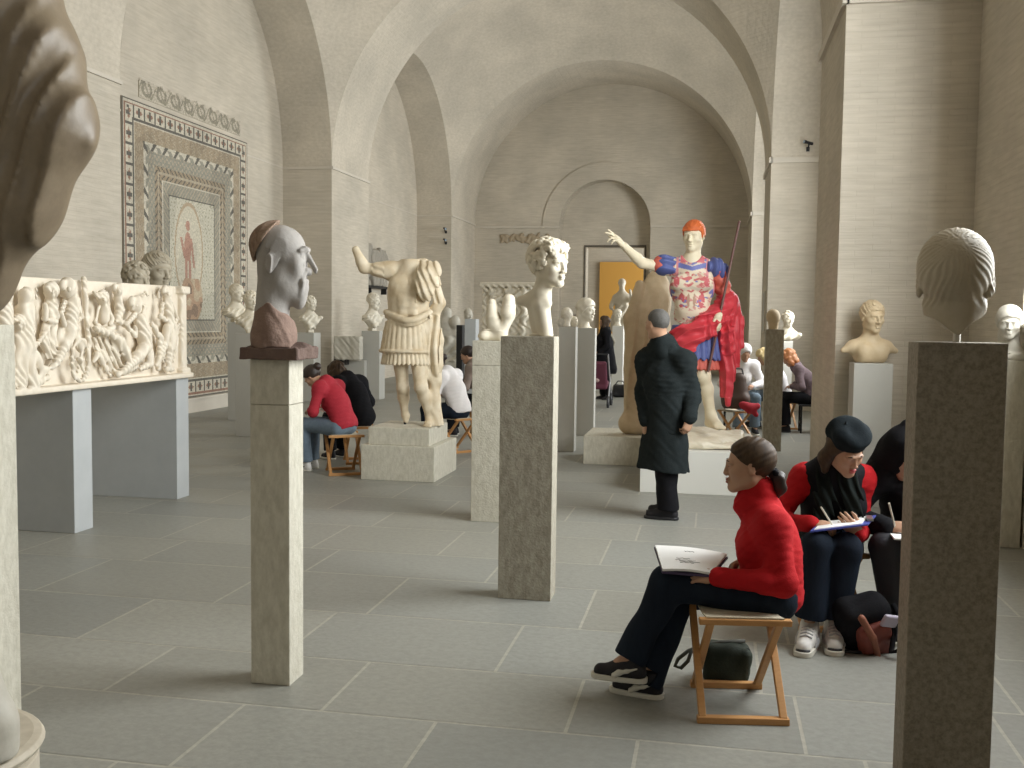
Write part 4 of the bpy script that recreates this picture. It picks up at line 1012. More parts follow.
# mounted relief block, garland relief, statuette group, doorway statue
def small_reliefs():
    a, b = P(335,336,19.0), P(361,360,19.0)
    t = thing('relief_block', 'square weathered stone block with carving held against a wide grey stand', 'relief', ((a[0]+b[0])/2,19.05,b[2]))
    S = Sdf(); S.box(((a[0]+b[0])/2,19.03,(a[2]+b[2])/2), ((b[0]-a[0])/2,.105,(a[2]-b[2])/2), rnd=.015)
    S.disp(lambda x, y, z: .014*wob(x, y, z, 34, 4)*(y < 18.99), (a[0]+.03,18.8,b[2]+.03), (b[0]-.03,19.0,a[2]-.03)); S.build('block', M_MGREY, .014, t)
    MB().box((a[0]-.06,19.10,b[2]-.02),(a[0]+.0,19.24,a[2]-.02)).build('dark_side_plate', M_CHAR, t); MB().box((a[0]+.06,18.98,b[2]-.10),(a[0]+.24,19.14,b[2])).build('bracket', M_CHAR, t)
    s = MB(); s.box((a[0]-.05,19.145,0),(b[0]+.02,19.29,b[2]-.02)); o = s.build('block_stand', M_PGREY, None, bevel=.004); origin_to(o, ((a[0]+b[0])/2,19.2,0)); tag(o, 'wide plain grey stand behind the square weathered block', 'stand')
    Y = 24; a, b = P(482,282,Y), P(534,338,Y)
    S = Sdf(); S.box(((a[0]+b[0])/2,Y+.1,(a[2]+b[2])/2), ((b[0]-a[0])/2,.08,(a[2]-b[2])/2), rnd=.01); S.box(((a[0]+b[0])/2,Y+.06,a[2]-.06), ((b[0]-a[0])/2+.04,.14,.06), rnd=.02)
    for k in range(3):
        x = a[0]+(b[0]-a[0])*(.2+.3*k); S.cap((x,Y,a[2]-.25), (x+.03,Y,b[2]+.5), .08,.10, k=.04); S.ell((x,Y-.02,a[2]-.2), .085, k=.02); S.cap((x,Y,b[2]+.5), (x-.05,Y,b[2]+.05), .09,.05, k=.05)
    S.chain([(a[0]+.1,Y-.02,a[2]-.16),(a[0]+.35,Y-.03,a[2]-.42),(a[0]+.7,Y-.03,a[2]-.40),(b[0]-.1,Y-.02,a[2]-.16)], [.05,.07,.07,.05], k=.02)
    S.disp(lambda x, y, z: .02*np.sin(38*x+4*np.sin(13*z)), (a[0],Y-.3,b[2]), (b[0],Y+.01,a[2]-.15))
    o = S.build('garland_relief', M_MARBLE, .02); origin_to(o, ((a[0]+b[0])/2,Y+.1,b[2])); tag(o, 'upright marble relief with a cornice and figures behind the two lobed fragment', 'relief')
    pedestal(a[0], b[0], Y-.1, Y+.28, b[2]-.055, 'broad grey stand under the upright marble relief with a cornice', M_PGREY, name='relief_stand')
    # draped group left of the pier
    Y = 22; S = Sdf(); q = lambda x, y, d=0: P(x, y, Y+d)
    S.ell(q(447,313), (.11,.11,.13), k=.02); S.cap(q(446,323), q(446,345), .17,.2, k=.06); S.cap(q(446,345), q(447,378), .2,.24, k=.08)
    S.ell(q(455,322,-.1), (.12,.12,.15), k=.02); S.cap(q(455,332), q(456,350), .13,.16, k=.06); S.cap(q(456,350), q(455,378), .16,.2, k=.06); S.cap(q(441,326), q(444,346,-.15), .06,.05, k=.04); S.cap(q(450,334,-.1), q(444,350,-.18), .06,.05, k=.04)
    S.disp(lambda x, y, z: .035*np.sin(24*x+10*np.sin(4*z)+6*z), q(430,318)-.5, q(470,380)+.5); S.disp(lambda x, y, z: .02*wob(x, y, z, 14, 5), q(430,318)-.5, q(470,380)+.5)
    o = S.build('draped_statue_group', M_MGREY, .022); g = q(450,380); origin_to(o, (g[0],22,g[2])); tag(o, 'weathered group of two draped stone figures behind the headless statue', 'sculpture')
    pedestal(g[0]-.35, g[0]+.35, 21.7, 22.4, g[2]-.24, 'low grey block under the weathered pair of draped figures', M_PGREY, name='statue_plinth')
    a, b = P(457,325,20.6), P(463,330,20.6); o = MB().box((a[0],20.55,0),(b[0],20.8,a[2])).build('dark_upright_block', M_CHAR, None, bevel=.006); origin_to(o, (a[0],20.6,0)); tag(o, 'narrow black upright block left of the pale blue grey pedestal', 'cabinet')  # plain black stand-in for an unidentified dark upright shape
    # statue seen through the doorway
    Y = 37.0; q = lambda x, y, d=0: P(x, y, Y+d); S = Sdf(); c = q(622,284); R = facing(.1)
    head_sdf(S, c, R, 1.5, fem=True); hair(S, c, R, 1.5, .02, kind='waves'); S.cap(c+V(0,0,-.1), q(622,294), .09,.1, k=.05)
    S.cap(q(617,298), q(627,298), .13,.13, k=.08); S.cap(q(622,298), q(621,309), .26,.21, k=.1, flat=((0,1,0), .7)); S.cap(q(621,309), q(620,326), .25,.36, k=.1, flat=((0,1,0), .75)); S.cap(q(628,297), q(632,304,-.3), .09,.07, k=.05).cap(q(632,304,-.3), q(630,290,-.4), .07,.05, k=.03)
    S.cap(q(615,297), q(611,306,-.1), .09,.08, k=.05).cap(q(611,306,-.1), q(614,312,-.3), .08,.06, k=.03)
    S.disp(lambda x, y, z: .03*np.sin(22*x+4*np.sin(5*z)), q(600,300)-.7, q(640,328)+.7)
    o = S.build('draped_statue', M_MARBLE, .035); b = q(620,328); origin_to(o, (b[0],Y,b[2]-.3)); tag(o, 'small far statue of a draped woman before the orange panel', 'statue')
    pedestal(b[0]-.45, b[0]+.45, 36.6, 37.5, b[2]-.32, 'pale pedestal in the doorway under the far draped woman', M_PWHITE, name='statue_plinth')
small_reliefs()

# dark draped statue at the left edge
def dark_statue():
    t = thing('draped_statue', 'dark draped statue cut by the left edge of the picture, close to the camera', 'statue', (-2.36,2.66,0))
    Y = 2.62; q = lambda x, y, d=0: P(x, y, Y+d)
    S = Sdf()
    S.chain([q(-60,-150), q(-10,-20), q(30,60), q(52,128)], [.22,.17,.115,.105], k=.08)             # shoulder to bent elbow
    S.chain([q(52,128), q(16,200), q(-28,280), q(-80,345)], [.105,.110,.09,.08], k=.10); S.chain([q(20,60,.05), q(-20,180,.05), q(-60,300,.05)], [.15,.15,.10], k=.09)
    S.cap(V(-2.44,2.68,2.55), V(-2.42,2.70,1.75), .23, .21, k=.12); S.cap(V(-2.42,2.70,1.75), V(-2.48,2.70,.75), .21, .20, k=.12); S.cap(V(-2.48,2.70,.75), V(-2.46,2.68,.34), .20, .22, k=.12)
    ax0 = q(45,110); vw = unit(ax0-CAMPOS); u = unit(CR*.93-CU*.36); v = unit(np.cross(u, CF))
    def fold(x, y, z):
        a = x*u[0]+y*u[1]+z*u[2]; b = x*v[0]+y*v[1]+z*v[2]; s = np.sin(46*a+.5*np.sin(2.6*b+.7)+.35*np.sin(5*b)); s2 = np.sin(25*a+.6*np.sin(2.1*b+2)); s3 = np.sin(104*a+.9*np.sin(3*b))
        m = np.clip(-((x-ax0[0])*vw[0]+(y-ax0[1])*vw[1]+(z-ax0[2])*vw[2])/.10+.12, .0, 1); return (-.021*(1-np.abs(s))-.014*(1-np.abs(s2))-.004*(1-np.abs(s3))+.014)*m
    S.disp(fold, V(-3.0,2.1,.7), V(-1.5,3.1,3.4))
    S.disp(lambda x, y, z: .003*wob(x, y, z, 12, 3)+.001*wob(x, y, z, 45, 5), V(-3,2,.3), V(-1.5,3.2,3.2))
    S.ell(V(-2.50,2.68,2.98), (.12,.13,.16), k=.05); S.cap(V(-2.5,2.68,2.75), V(-2.5,2.68,2.9), .1,.08, k=.05)
    S.build('draped_body', M_DRAPE, .011, t)
    S = Sdf(); S.cap(q(-25,645,.02), q(-14,725,.02), .050, .085, k=.05); S.cap(q(-14,725,.02), q(-14,745,.02), .085, .09, k=.03); S.disp(lambda x, y, z: .006*wob(x, y, z, 16, 5), V(-2.6,2.2,.2), V(-1.7,3.1,1.0)); S.fn(lambda x, y, z: .306-z+0*x+0*y, V(-2.8,2.2,.1), V(-1.7,3.1,1.2), 0, 'i'); S.build('lit_robe_foot', M_MGREY, .009, t)  # lower robe as a paler part, light falling there put into its colour
    MB().lathe([(.335,0),(.335,.24),(.31,.25),(.31,.262),(.345,.268),(.355,.285),(.345,.30),(.32,.305),(.0,.305)], (-2.385,2.68,0), 48).build('round_base', mat('beige_stone_base', (.56,.50,.40), .6, noise=(16,.4,(.36,.31,.23))), t, smooth=False, bevel=.003)
    pedestal(-3.1,-2.685,3.30,3.55,1.60,'pale pitted travertine pedestal behind the dark draped statue', M_TRAV)
dark_statue()

# ------------------------------------------------------------------ headless armoured statue
def pleat_skirt(S, c, ztop, zbot, rt, rb, sq, n, amp, k=.03, tilt=(0,0), power=.6, hem=0.0, ph=0.0):
    """pleated skirt around the vertical through c; rt/rb radii, sq depth/width"""
    def f(x, y, z):
        t = np.clip((ztop-z)/(ztop-zbot), 0, 1); xx = x-c[0]-tilt[0]*t; yy = (y-c[1]-tilt[1]*t)/sq; a = np.arctan2(xx, -yy)
        r = rt+(rb-rt)*t; w = np.abs(np.sin(a*n/2+ph))**power; d = np.sqrt(xx*xx+yy*yy)-r-amp*(w-.6)*np.clip(t*4, .25, 1)
        return np.maximum(d*.75, np.maximum(z-ztop, zbot+hem*np.cos(a*n+2*ph)-z))
    m = max(rt, rb)+amp+.05; S.at(); S.fn(f, (c[0]-m-abs(tilt[0]),c[1]-m-abs(tilt[1]),zbot-.02), (c[0]+m+abs(tilt[0]),c[1]+m+abs(tilt[1]),ztop+.02), k); return S
def headless():
    Y = 10.12; q = lambda x, y, d=0: P(x, y, Y+d); t = thing('armoured_statue', 'headless ivory marble statue of an armoured man with one raised arm stump', 'statue', (-3.06,10.15,.53))
    J = dict(pelvis=q(406,338), chest=q(409,288,.0), neck=q(411,264), shR=q(388,271), shL=q(431,273,.02), elR=q(364,268,-.06), wrR=q(355,248,-.12), elL=q(440,303,.10), wrL=q(428,322,.06),
             hipR=q(399,345), hipL=q(417,345), knR=q(403,388,-.02), anR=q(405,416,.06), knL=q(421,387,-.10), anL=q(430,417,.03), fwd=V(0,-1,0)); sc = 1.14
    S = Sdf(); torso_sdf(S, J, .012, sc, wide=1.06); arm_sdf(S, J, 'R', .006, sc*1.05, upto=.92); arm_sdf(S, J, 'L', .008, sc*1.05); leg_sdf(S, J, 'R', -.006, sc); leg_sdf(S, J, 'L', .0, sc)
    foot_sdf(S, J['anL']+V(0,0,-.0), J['anL']+V(.03,-.3,0), sc*.95)
    S.cap(J['wrL'], q(425,326,.03), .05,.06, k=.03)
    # muscled cuirass with its lower edge and the broken neck
    for s in (-1, 1): S.ell(q(409+s*10,284,-.11), (.105,.05,.085), k=.05)
    for r_ in range(3):
        for s in (-1, 1): S.ell(q(408.5+s*4.5,299+r_*7,-.135), (.045,.025,.033), k=.025)
    S.cap(q(408,276,-.14), q(408,318,-.145), .006, .006, k=.02, mode='s')
    S.ell(q(408,300,.0), (.215,.150,.27), k=.06)
    belt = [q(386+44*i/16, 312+8.5*math.sin(PI*i/16), -.04-.15*math.sin(PI*i/16)) for i in range(17)]; S.chain(belt, [.030]*17, k=.02)
    S.chain([p+V(0,.012,-.045) for p in belt], [.020]*17, k=.012)
    S.ell(q(411,263), (.075,.065,.04), k=.02); S.box(q(411,258)+V(0,0,.02), (.2,.2,.03), rnd=0, k=.006, mode='s')
    # shoulder strap sleeve on the right arm, cloak bundle on the left shoulder
    S.cap(q(392,270), q(379,270,-.03), .095,.085, k=.03); S.disp(lambda x, y, z: .008*np.sin(75*(z+.3*x)), q(374,260,-.3)-.05, q(392,285,.3))
    S.chain([q(424,265,.04), q(425,276,-.12), q(424,290,-.17), q(427,296,-.14)], [.07,.085,.075,.055], k=.03); S.chain([q(434,268,.02), q(432,282,-.13), q(428,293,-.16)], [.075,.07,.05], k=.03); S.chain([q(417,270,-.06), q(420,284,-.17)], [.035,.045], k=.03)
    S.disp(lambda x, y, z: .011*np.sin(95*(x+.35*z)+2*np.sin(9*z)), q(415,262,-.3), q(440,300,.05))
    # strap skirt, tunic below it
    ct = q(406,338); ct[1] += .0
    pleat_skirt(S, ct, q(406,321)[2], q(406,352)[2], .215, .265, .74, 26, .020, k=.02, power=.5, hem=.012)
    pleat_skirt(S, ct, q(406,345)[2], q(406,364)[2], .225, .268, .74, 34, .018, k=.01, tilt=(.01,.0), power=.9, hem=.01)
    fr = [ct+V(.268*math.sin(a),-.268*.74*math.cos(a),q(406,351)[2]-ct[2]) for a in np.linspace(-PI, PI, 60)]; S.chain(fr, [.016]*60, k=.006)
    # cloth hanging from the left arm and the tree stump support
    S.chain([q(436,318,.08), q(436,340,.06), q(436,364,.05)], [.05,.075,.075], k=.04); S.chain([q(430,325,.03), q(433,350,-.02), q(435,370,.0)], [.05,.06,.05], k=.04)
    S.disp(lambda x, y, z: .016*np.sin(60*x+25*y+2*np.sin(6*z)), q(427,318,-.3), q(446,372,.4))
    S.chain([q(435,366,.07), q(434,400,.05), q(436,426,.04)], [.07,.062,.085], k=.04); S.disp(lambda x, y, z: .008*wob(x, y, z, 30, 9), q(428,370,-.3), q(446,428,.4))
    S.cap(q(424,373,.0), q(436,380,.05), .05,.05, k=.05)
    S.disp(lambda x, y, z: .0025*wob(x, y, z, 34, 2), q(340,240,-.6), q(450,430,.6))
    S.cap(q(406,416,.06), q(406,420,.06), .045,.03, k=.02); S.fn(lambda x, y, z: (.531-z)+0*x+0*y, V(-4,9,.2), V(-2.3,11,2.6), 0, 'i')
    S.build('body', mat('cream_marble', (.69,.60,.45), .55, noise=(7,.65,(.55,.42,.25)), bump=(45,.12)), .0085, t)
    MB().tube([q(405,416,.06)+V(0,0,-.02), V(q(405,416,.06)[0],q(405,416,.06)[1],.53)], .014, 8).build('support_pin', M_METAL, t)
headless()

# ------------------------------------------------------------------ brown draped figure seen from the side
def brown_figure():
    Y = 11.95; q = lambda x, y, d=0: P(x, y, Y+d); S = Sdf()
    S.ell(q(656,293,.05), (.16,.15,.27), k=.1); S.cap(q(656,300,.05), q(656,345,.05), .165,.19, k=.1); S.cap(q(656,345,.05), q(653,418,.05), .19,.17, k=.1)
    S.chain([q(640,285,-.12), q(631,318,-.14), q(629.5,370,-.13), q(631,415,-.12)], [.055,.075,.08,.07], k=.03); S.chain([q(650,284,-.04), q(643,310,-.10), q(640,345,-.12), q(638,410,-.12)], [.05,.055,.065,.06], k=.06); S.chain([q(658,290,-.06), q(654,350,-.12), q(651,410,-.12)], [.05,.06,.05], k=.06)
    S.ell(q(633,423,-.12), (.15,.15,.12), k=.06); S.cap(q(628,424,-.12), q(650,426,-.1), .11,.12, k=.06)
    S.disp(lambda x, y, z: (.012-.026*(1-np.abs(np.sin(24*x+8*y+1.3*np.sin(2.4*z)))))*np.clip((1.95-z)/.35, 0, 1)*np.clip((z-.45)/.2, 0, 1), V(-1.6,11.2,.4), V(-.2,12.7,2.7)); S.disp(lambda x, y, z: .006*wob(x, y, z, 22, 4), V(-1.6,11.4,.3), V(-.3,12.5,2.4))
    S.fn(lambda x, y, z: (.326-z)+0*x+0*y, V(-1.8,11,.1), V(-.2,12.8,2.6), 0, 'i')
    o = S.build('draped_statue', M_BROWN, .011); origin_to(o, (-.8,11.95,.325)); tag(o, 'brown headless draped figure on the low grey plinth behind the man in black', 'statue')
brown_figure()

# ------------------------------------------------------------------ painted armoured statue
def painted():
    Y = 10.62; q = lambda x, y, d=0: P(x, y, Y+d); t = thing('painted_statue', 'painted statue of an armoured man with orange hair, red cloak and one arm stretched out', 'statue', tuple(V(-.1,10.65,.46)))
    M_SKIN = mat('painted_pale_skin', (.72,.64,.47), .55, noise=(7,.35,(.62,.52,.36)))
    M_RED = mat('crimson_paint', (.58,.048,.062), .5, noise=(8,.45,(.45,.03,.05))); M_BLUE = mat('ultramarine_paint', (.085,.11,.29), .55, noise=(20,.4,(.05,.06,.2)))
    M_TUNIC = mat('brick_red_paint', (.53,.11,.08), .6); M_HAIR = mat('orange_red_paint', (.58,.13,.035), .55)
    M_CUI = mat('painted_cuirass', (.6,.5,.4), .55, attr='Col')
    sc = 1.20; hc = q(693.5,236,-.02); Rh = facing(-.28, .08, .0)
    J = dict(pelvis=q(693,338), chest=q(692,288), neck=q(692,260), shR=q(667,268), shL=q(717,270,.02), elR=q(642,263,-.10), wrR=q(624,246,-.30), elL=q(723,301,.08), wrL=q(718,317,-.16),
             hipR=q(683,346), hipL=q(703,346), knR=q(676,384,.04), anR=q(672,420,.22), knL=q(703,376,-.10), anL=q(711,416,-.0), fwd=V(0,-1,0))
    S = Sdf(); head_sdf(S, hc, Rh, 1.30, neck=J['neck']+V(0,0,-.05)); torso_sdf(S, J, -.01, sc, wide=1.0); arm_sdf(S, J, 'R', .004, sc); arm_sdf(S, J, 'L', .002, sc); leg_sdf(S, J, 'R', .0, sc); leg_sdf(S, J, 'L', .004, sc)
    foot_sdf(S, J['anL'], J['anL']+V(.15,-.3,0), sc*1.1); foot_sdf(S, J['anR'], J['anR']+V(-.12,-.3,0), sc)
    d = unit(q(611,233,-.42)-J['wrR']); hand_sdf(S, J['wrR'], d, V(.2,-.5,.9), 1, sc=1.55, curls_=[(.02,.05,.05),(.20,.25,.15),(.65,.8,.4),(.8,.9,.5)], thumb=(.7,.3))
    d = unit(q(714,331,-.2)-J['wrL']); hand_sdf(S, J['wrL'], d, V(.35,-.9,.1), -1, sc=1.25, curl=(.45,.6,.3), thumb=(.6,.6))
    S.fn(lambda x, y, z: (.455-z)+0*x+0*y, V(-2,9,.2), V(1.2,12,3), 0, 'i')
    S.build('body', M_SKIN, .0075, t)
    S = Sdf(); hair(S, hc, Rh, 1.30, .011, kind='tuft', amp=.003, line=([-.12,-.06,-.02,.01,.03,.06,.09], [-.08,-.07,-.02,-.015,.03,.046,.046]))
    S.at(hc, Rh, 1.30)
    for k in range(11): x = -.06+.012*k; S.cap((x,.078-.35*abs(x)-.012,.068), (x+.006,.088-.35*abs(x),.043), .010,.006, k=.004)
    S.at(); S.build('hair', M_HAIR, .0065, t)
    # cuirass: separate shell, cream ground with red and blue ornament
    S = Sdf(); torso_sdf(S, J, .016, sc, wide=1.08)
    for s in (-1, 1): S.ell(q(692+s*10,283,-.13), (.11,.05,.085), k=.05)
    S.ell(q(692,306,-.10), (.15,.075,.14), k=.06)
    S.cap(J['neck']+V(0,-.10,.075), J['neck']+V(0,.1,.14), .105,.12, k=.02, mode='s')
    cz = q(692,326)[2]
    S.fn(lambda x, y, z: (cz+.9*(x-J['chest'][0])**2*2.2-z)*.8+0*y, V(-1.2,9.8,.8), V(1,11.4,2.9), 0, 'i'); S.fn(lambda x, y, z: np.abs(x-J['chest'][0])-.262+0*z+0*y, V(-1.2,9.8,.8), V(1,11.4,2.9), .02, 'i')
    zc, zt, xc = q(692,288)[2], q(692,262)[2], J['chest'][0]
    def col(x, y, z):
        u, v = (x-xc), (z-zc); n = len(x); c = np.tile(np.array((.70,.60,.46)), (n, 1))
        au = np.abs(u); w1 = wob(u*1.0, v*1.0, 0*u, 56, 3); w2 = wob(au, v, 0*u, 48, 8); w3 = wob(u, v, 0*u, 80, 5)
        c[(w1 > .38)] = (.52,.13,.13); c[(w2 < -.52)] = (.16,.17,.40); c[(w3 > .55)] = (.60,.30,.26)
        coll = (v > .17+.25*au) & (v < .215+.3*au) & (au < .15); c[coll] = (.14,.16,.40); c[(v > .255) & (au < .12)] = (.55,.14,.16); c[(np.abs(au-.15) < .012) & (v > .0)] = (.60,.24,.26)
        mid = np.abs(v+.02-.25*(au-.1)**2*8) < .016; c[mid] = (.55,.48,.38)
        c[(np.abs(au-.235) < .02)] = (.60,.22,.24)
        for s in (-1, 1):     # pairs of small red figures
            f = (((u-s*.10)/.032)**2+((v+.13)/.075)**2 < 1) | (((u-s*.10)/.02)**2+((v+.035)/.022)**2 < 1) | (((u-s*.15)/.03)**2+((v-.06)/.05)**2 < 1); c[f & (w3 > -.45)] = (.50,.10,.11)
            g = (((u-s*.03)/.015)**2+((v+.13)/.07)**2 < 1); c[g] = (.42,.25,.18)
        c[(v < -.235+.6*u*u*3) & (v > -.262+.6*u*u*3)] = (.72,.62,.48)
        c[(y > 10.66)] = (.6,.5,.38); return c
    S.build('cuirass', M_CUI, .0065, t, color=col)
    # blue strap sleeves, red under-sleeve
    S = Sdf()
    S.cap(q(672,266), q(664,265,-.02), .088,.104, k=.03); S.disp(lambda x, y, z: .010*np.sin(72*z+40*y), q(654,250,-.3), q(674,290,.3)); S.build('strap_sleeve', M_BLUE, .0065, t)
    S = Sdf(); S.cap(q(663,265,-.025), q(660,264.5,-.035), .080,.086, k=.02); S.disp(lambda x, y, z: .006*np.sin(80*z+40*y), q(652,250,-.3), q(664,290,.3)); S.build('tunic_sleeve', M_TUNIC, .007, t)
    S = Sdf(); S.cap(q(715,267), q(721,272,.03), .095,.088, k=.03); S.disp(lambda x, y, z: .010*np.sin(80*x+45*y), q(706,255,-.3), q(730,284,.3)); S.build('strap_sleeve', M_BLUE, .0065, t)
    S = Sdf(); S.cap(q(719,272,.03), q(722.5,289,.06), .088,.085, k=.02); S.disp(lambda x, y, z: .007*np.sin(60*z+20*x), q(708,265,-.3), q(735,300,.3)); S.build('tunic_sleeve', M_TUNIC, .007, t)
    # skirts
    S = Sdf(); ct = q(694,338); pleat_skirt(S, ct, q(694,325)[2], q(694,359)[2], .225, .285, .76, 24, .022, k=.0, power=.5, hem=.014); S.build('strap_skirt', M_BLUE, .0075, t)
    S = Sdf(); pleat_skirt(S, ct, q(694,345)[2], q(694,369)[2], .22, .275, .76, 30, .014, k=.0, power=.9, hem=.006); S.build('tunic_hem', M_TUNIC, .0085, t)
    # red cloak: wound around the hips, over the left forearm, hanging in long folds
    S = Sdf(); c0 = q(693,328)
    def wrap(x, y, z):
        xx, yy = x-c0[0], (y-c0[1]+.01)/.80; a = np.arctan2(xx, -yy); r = np.sqrt(xx*xx+yy*yy)
        mid = c0[2]+.015+.11*np.sin(a); lo = mid-.19+.10*np.sin(a)-.06*np.cos(a); hi = mid+.06+.05*np.sin(a)
        tt = (z-lo)/(hi-lo); rr = .282+.035*np.sin(np.clip(tt, 0, 1)*PI)+.026*(1-np.abs(np.sin(24*(z-.42*xx-.25*xx*xx)+1.5*np.sin(2.2*a))))-.012
        return np.maximum((r-rr)*.7, np.maximum(lo-z, z-hi)*.8)
    S.fn(wrap, (c0[0]-.42,c0[1]-.36,c0[2]-.5), (c0[0]+.42,c0[1]+.36,c0[2]+.5), 0)
    S.chain([q(708,331,-.17), q(718,317,-.04), q(727,301,.08), q(723,290,.16)], [.07,.095,.10,.07], k=.06)
    for pts, rr in (([(727,300,.08),(731,330,.08),(730,365,.06),(728,400,.05)], [.085,.085,.06,.035]), ([(722,306,-.02),(725,335,-.03),(724,370,-.02),(722,395,.0)], [.07,.07,.06,.03]),
                    ([(732,302,.14),(737,325,.14),(738,345,.12),(736,366,.1)], [.075,.07,.05,.03]), ([(716,318,.02),(715,340,.0),(713,366,.0)], [.05,.055,.03]), ([(729,330,-.06),(729,370,-.05),(728,404,-.02)], [.055,.055,.03])):
        S.chain([q(*p) for p in pts], rr, k=.025)
    S.disp(lambda x, y, z: (.024*(1-np.abs(np.sin(40*x+16*y+1.6*np.sin(5*z))))-.010)*-1, V(q(709,300)[0],10.2,.9), V(q(750,300)[0],11.2,q(700,318)[2]))
    zz0, zz1 = q(700,352)[2], q(700,285)[2]; x9 = q(693,300)[0]
    S.disp(lambda x, y, z: .010-.026*(1-np.abs(np.sin(27*(z-.50*(x-x9))+1.2*np.sin(7*x))))+0*y, V(-.75,10,zz0), V(q(731,300)[0],10.62,zz1))
    S.disp(lambda x, y, z: .007*wob(x, y, z, 26, 5), V(-.8,10,.9), V(.6,11.3,2.2)); S.build('red_cloak', M_RED, .0075, t)
    MB().tube([q(739.5,221,.0), q(722,305,-.12), q(719,322,-.16), q(708,372,-.20)], .013, 8).build('sceptre', mat('dark_red_wood', (.13,.06,.05), .5), t)
painted()
# ------------------------------------------------------------------ people
M_SKINP = mat('skin', (.44,.255,.165), .5, noise=(20,.3,(.38,.21,.13)))
M_REDW = mat('red_wool', (.42,.011,.015), .85, noise=(60,.35,(.34,.010,.013)), bump=(160,.25), spec=.15)
M_REDD = mat('dark_red_wool', (.36,.018,.032), .85, noise=(40,.35,(.27,.012,.022)), bump=(120,.2))
M_JEAND = mat('dark_denim', (.011,.015,.024), .85, noise=(9,.5,(.020,.030,.046),(1,1,.3)), bump=(120,.2), spec=.08)
M_JEANB = mat('washed_denim', (.15,.20,.25), .85, noise=(30,.4,(.09,.12,.165)), bump=(120,.2))
M_BLACK = mat('black_cloth', (.008,.008,.010), .9, noise=(30,.4,(.013,.013,.016)), bump=(100,.2), spec=.15)
M_COAT = mat('blackish_green_wool_coat', (.015,.019,.020), .95, noise=(25,.5,(.024,.029,.029)), bump=(90,.25), spec=.08)
M_WHITE = mat('white_cotton', (.74,.71,.70), .8, bump=(60,.15))
M_PLUM = mat('plum_grey_knit', (.13,.09,.10), .85, bump=(80,.2))
M_DKHAIR = mat('dark_brown_hair', (.022,.014,.011), .5, noise=(60,.5,(.05,.03,.02),(1,1,.2)))
M_BRHAIR = mat('brown_hair', (.040,.024,.014), .6, noise=(45,.6,(.10,.06,.03),(1,1,.3)), spec=.25)
M_GYHAIR = mat('grey_cropped_hair', (.10,.095,.088), .7, noise=(60,.5,(.05,.045,.04)))
M_GINGER = mat('ginger_hair', (.34,.125,.045), .5, noise=(30,.5,(.5,.25,.11),(1,1,.3)))
M_BLOND = mat('blond_hair', (.52,.40,.20), .5)
M_SHOEB = mat('black_suede', (.012,.011,.014), .7); M_SOLE = mat('off_white_rubber', (.62,.60,.53), .6)
M_SHOEW = mat('white_leather', (.66,.64,.61), .5); M_SILVER = mat('silver_grey_mesh', (.36,.36,.37), .5)
M_PAPER = mat('white_paper', (.80,.79,.77), .7); M_PEN = mat('pale_pencil', (.62,.58,.48), .5)
M_GREYLINE = mat('pencil_line', (.40,.39,.40), .8)

def ik(a, b, l1, l2, pole):
    a, b = V(*a), V(*b); d = b-a; L = min(np.linalg.norm(d), (l1+l2)*.995); u = unit(d)
    x = (l1*l1-l2*l2+L*L)/(2*L); h = math.sqrt(max(l1*l1-x*x, 1e-6)); p = np.asarray(pole, float)-u*np.dot(pole, u)
    return a+u*x+unit(p)*h

def shoe(parent, an, d, up=(0,0,1), sc=1.0, m=(None, None, None), h=.004, name='shoe', ground=None):
    """sports shoe: upper with sole and a swept side stripe as sub-parts"""
    an = np.asarray(an, float); u = unit(up); f = np.asarray(d, float); f = unit(f-u*np.dot(f, u)); R = np.stack([np.cross(f, u), f, u], 1)
    if ground is not None: an = an.copy(); an[2] = ground+.088*sc
    S = Sdf(); S.at(an, R, sc)
    S.cap((0,-.035,-.050), (.004,.125,-.058), .037,.031, k=.03); S.cap((0,-.02,-.005), (0,.055,-.040), .040,.033, k=.03)
    S.fn(lambda x, y, z: (-.070-z)+0*x+0*y, (-.2,-.2,-.3), (.2,.3,.1), 0, 'i'); S.box((0,-.015,.055), (.2,.2,.03), rnd=0, k=.004, mode='s')
    o = S.build(name, m[0], h, parent)
    S = Sdf(); S.at(an, R, sc)
    def sole(x, y, z):
        t = np.clip((y+.04)/.17, 0, 1); w = .037+.006*np.sin(t*PI*.9); c = .004*t; d2 = np.sqrt((x-c)**2+(y-np.clip(y, -.04, .13))**2)-w
        return np.maximum(d2*.9, np.abs(z+.077)-.011)
    S.fn(sole, (-.06,-.1,-.1), (.06,.19,-.05), 0); S.build('sole', m[1], h, o)
    if m[2] is not None:
        S = Sdf(); S.at(an, R, sc)
        for s in (-1, 1): S.chain([(s*.036,.060,-.060), (s*.0365,.040,-.046), (s*.038,.005,-.036), (s*.0365,-.035,-.022)], [.013,.012,.008,.005], k=.01)
        S.build('side_stripe', m[2], h, o)
    return o

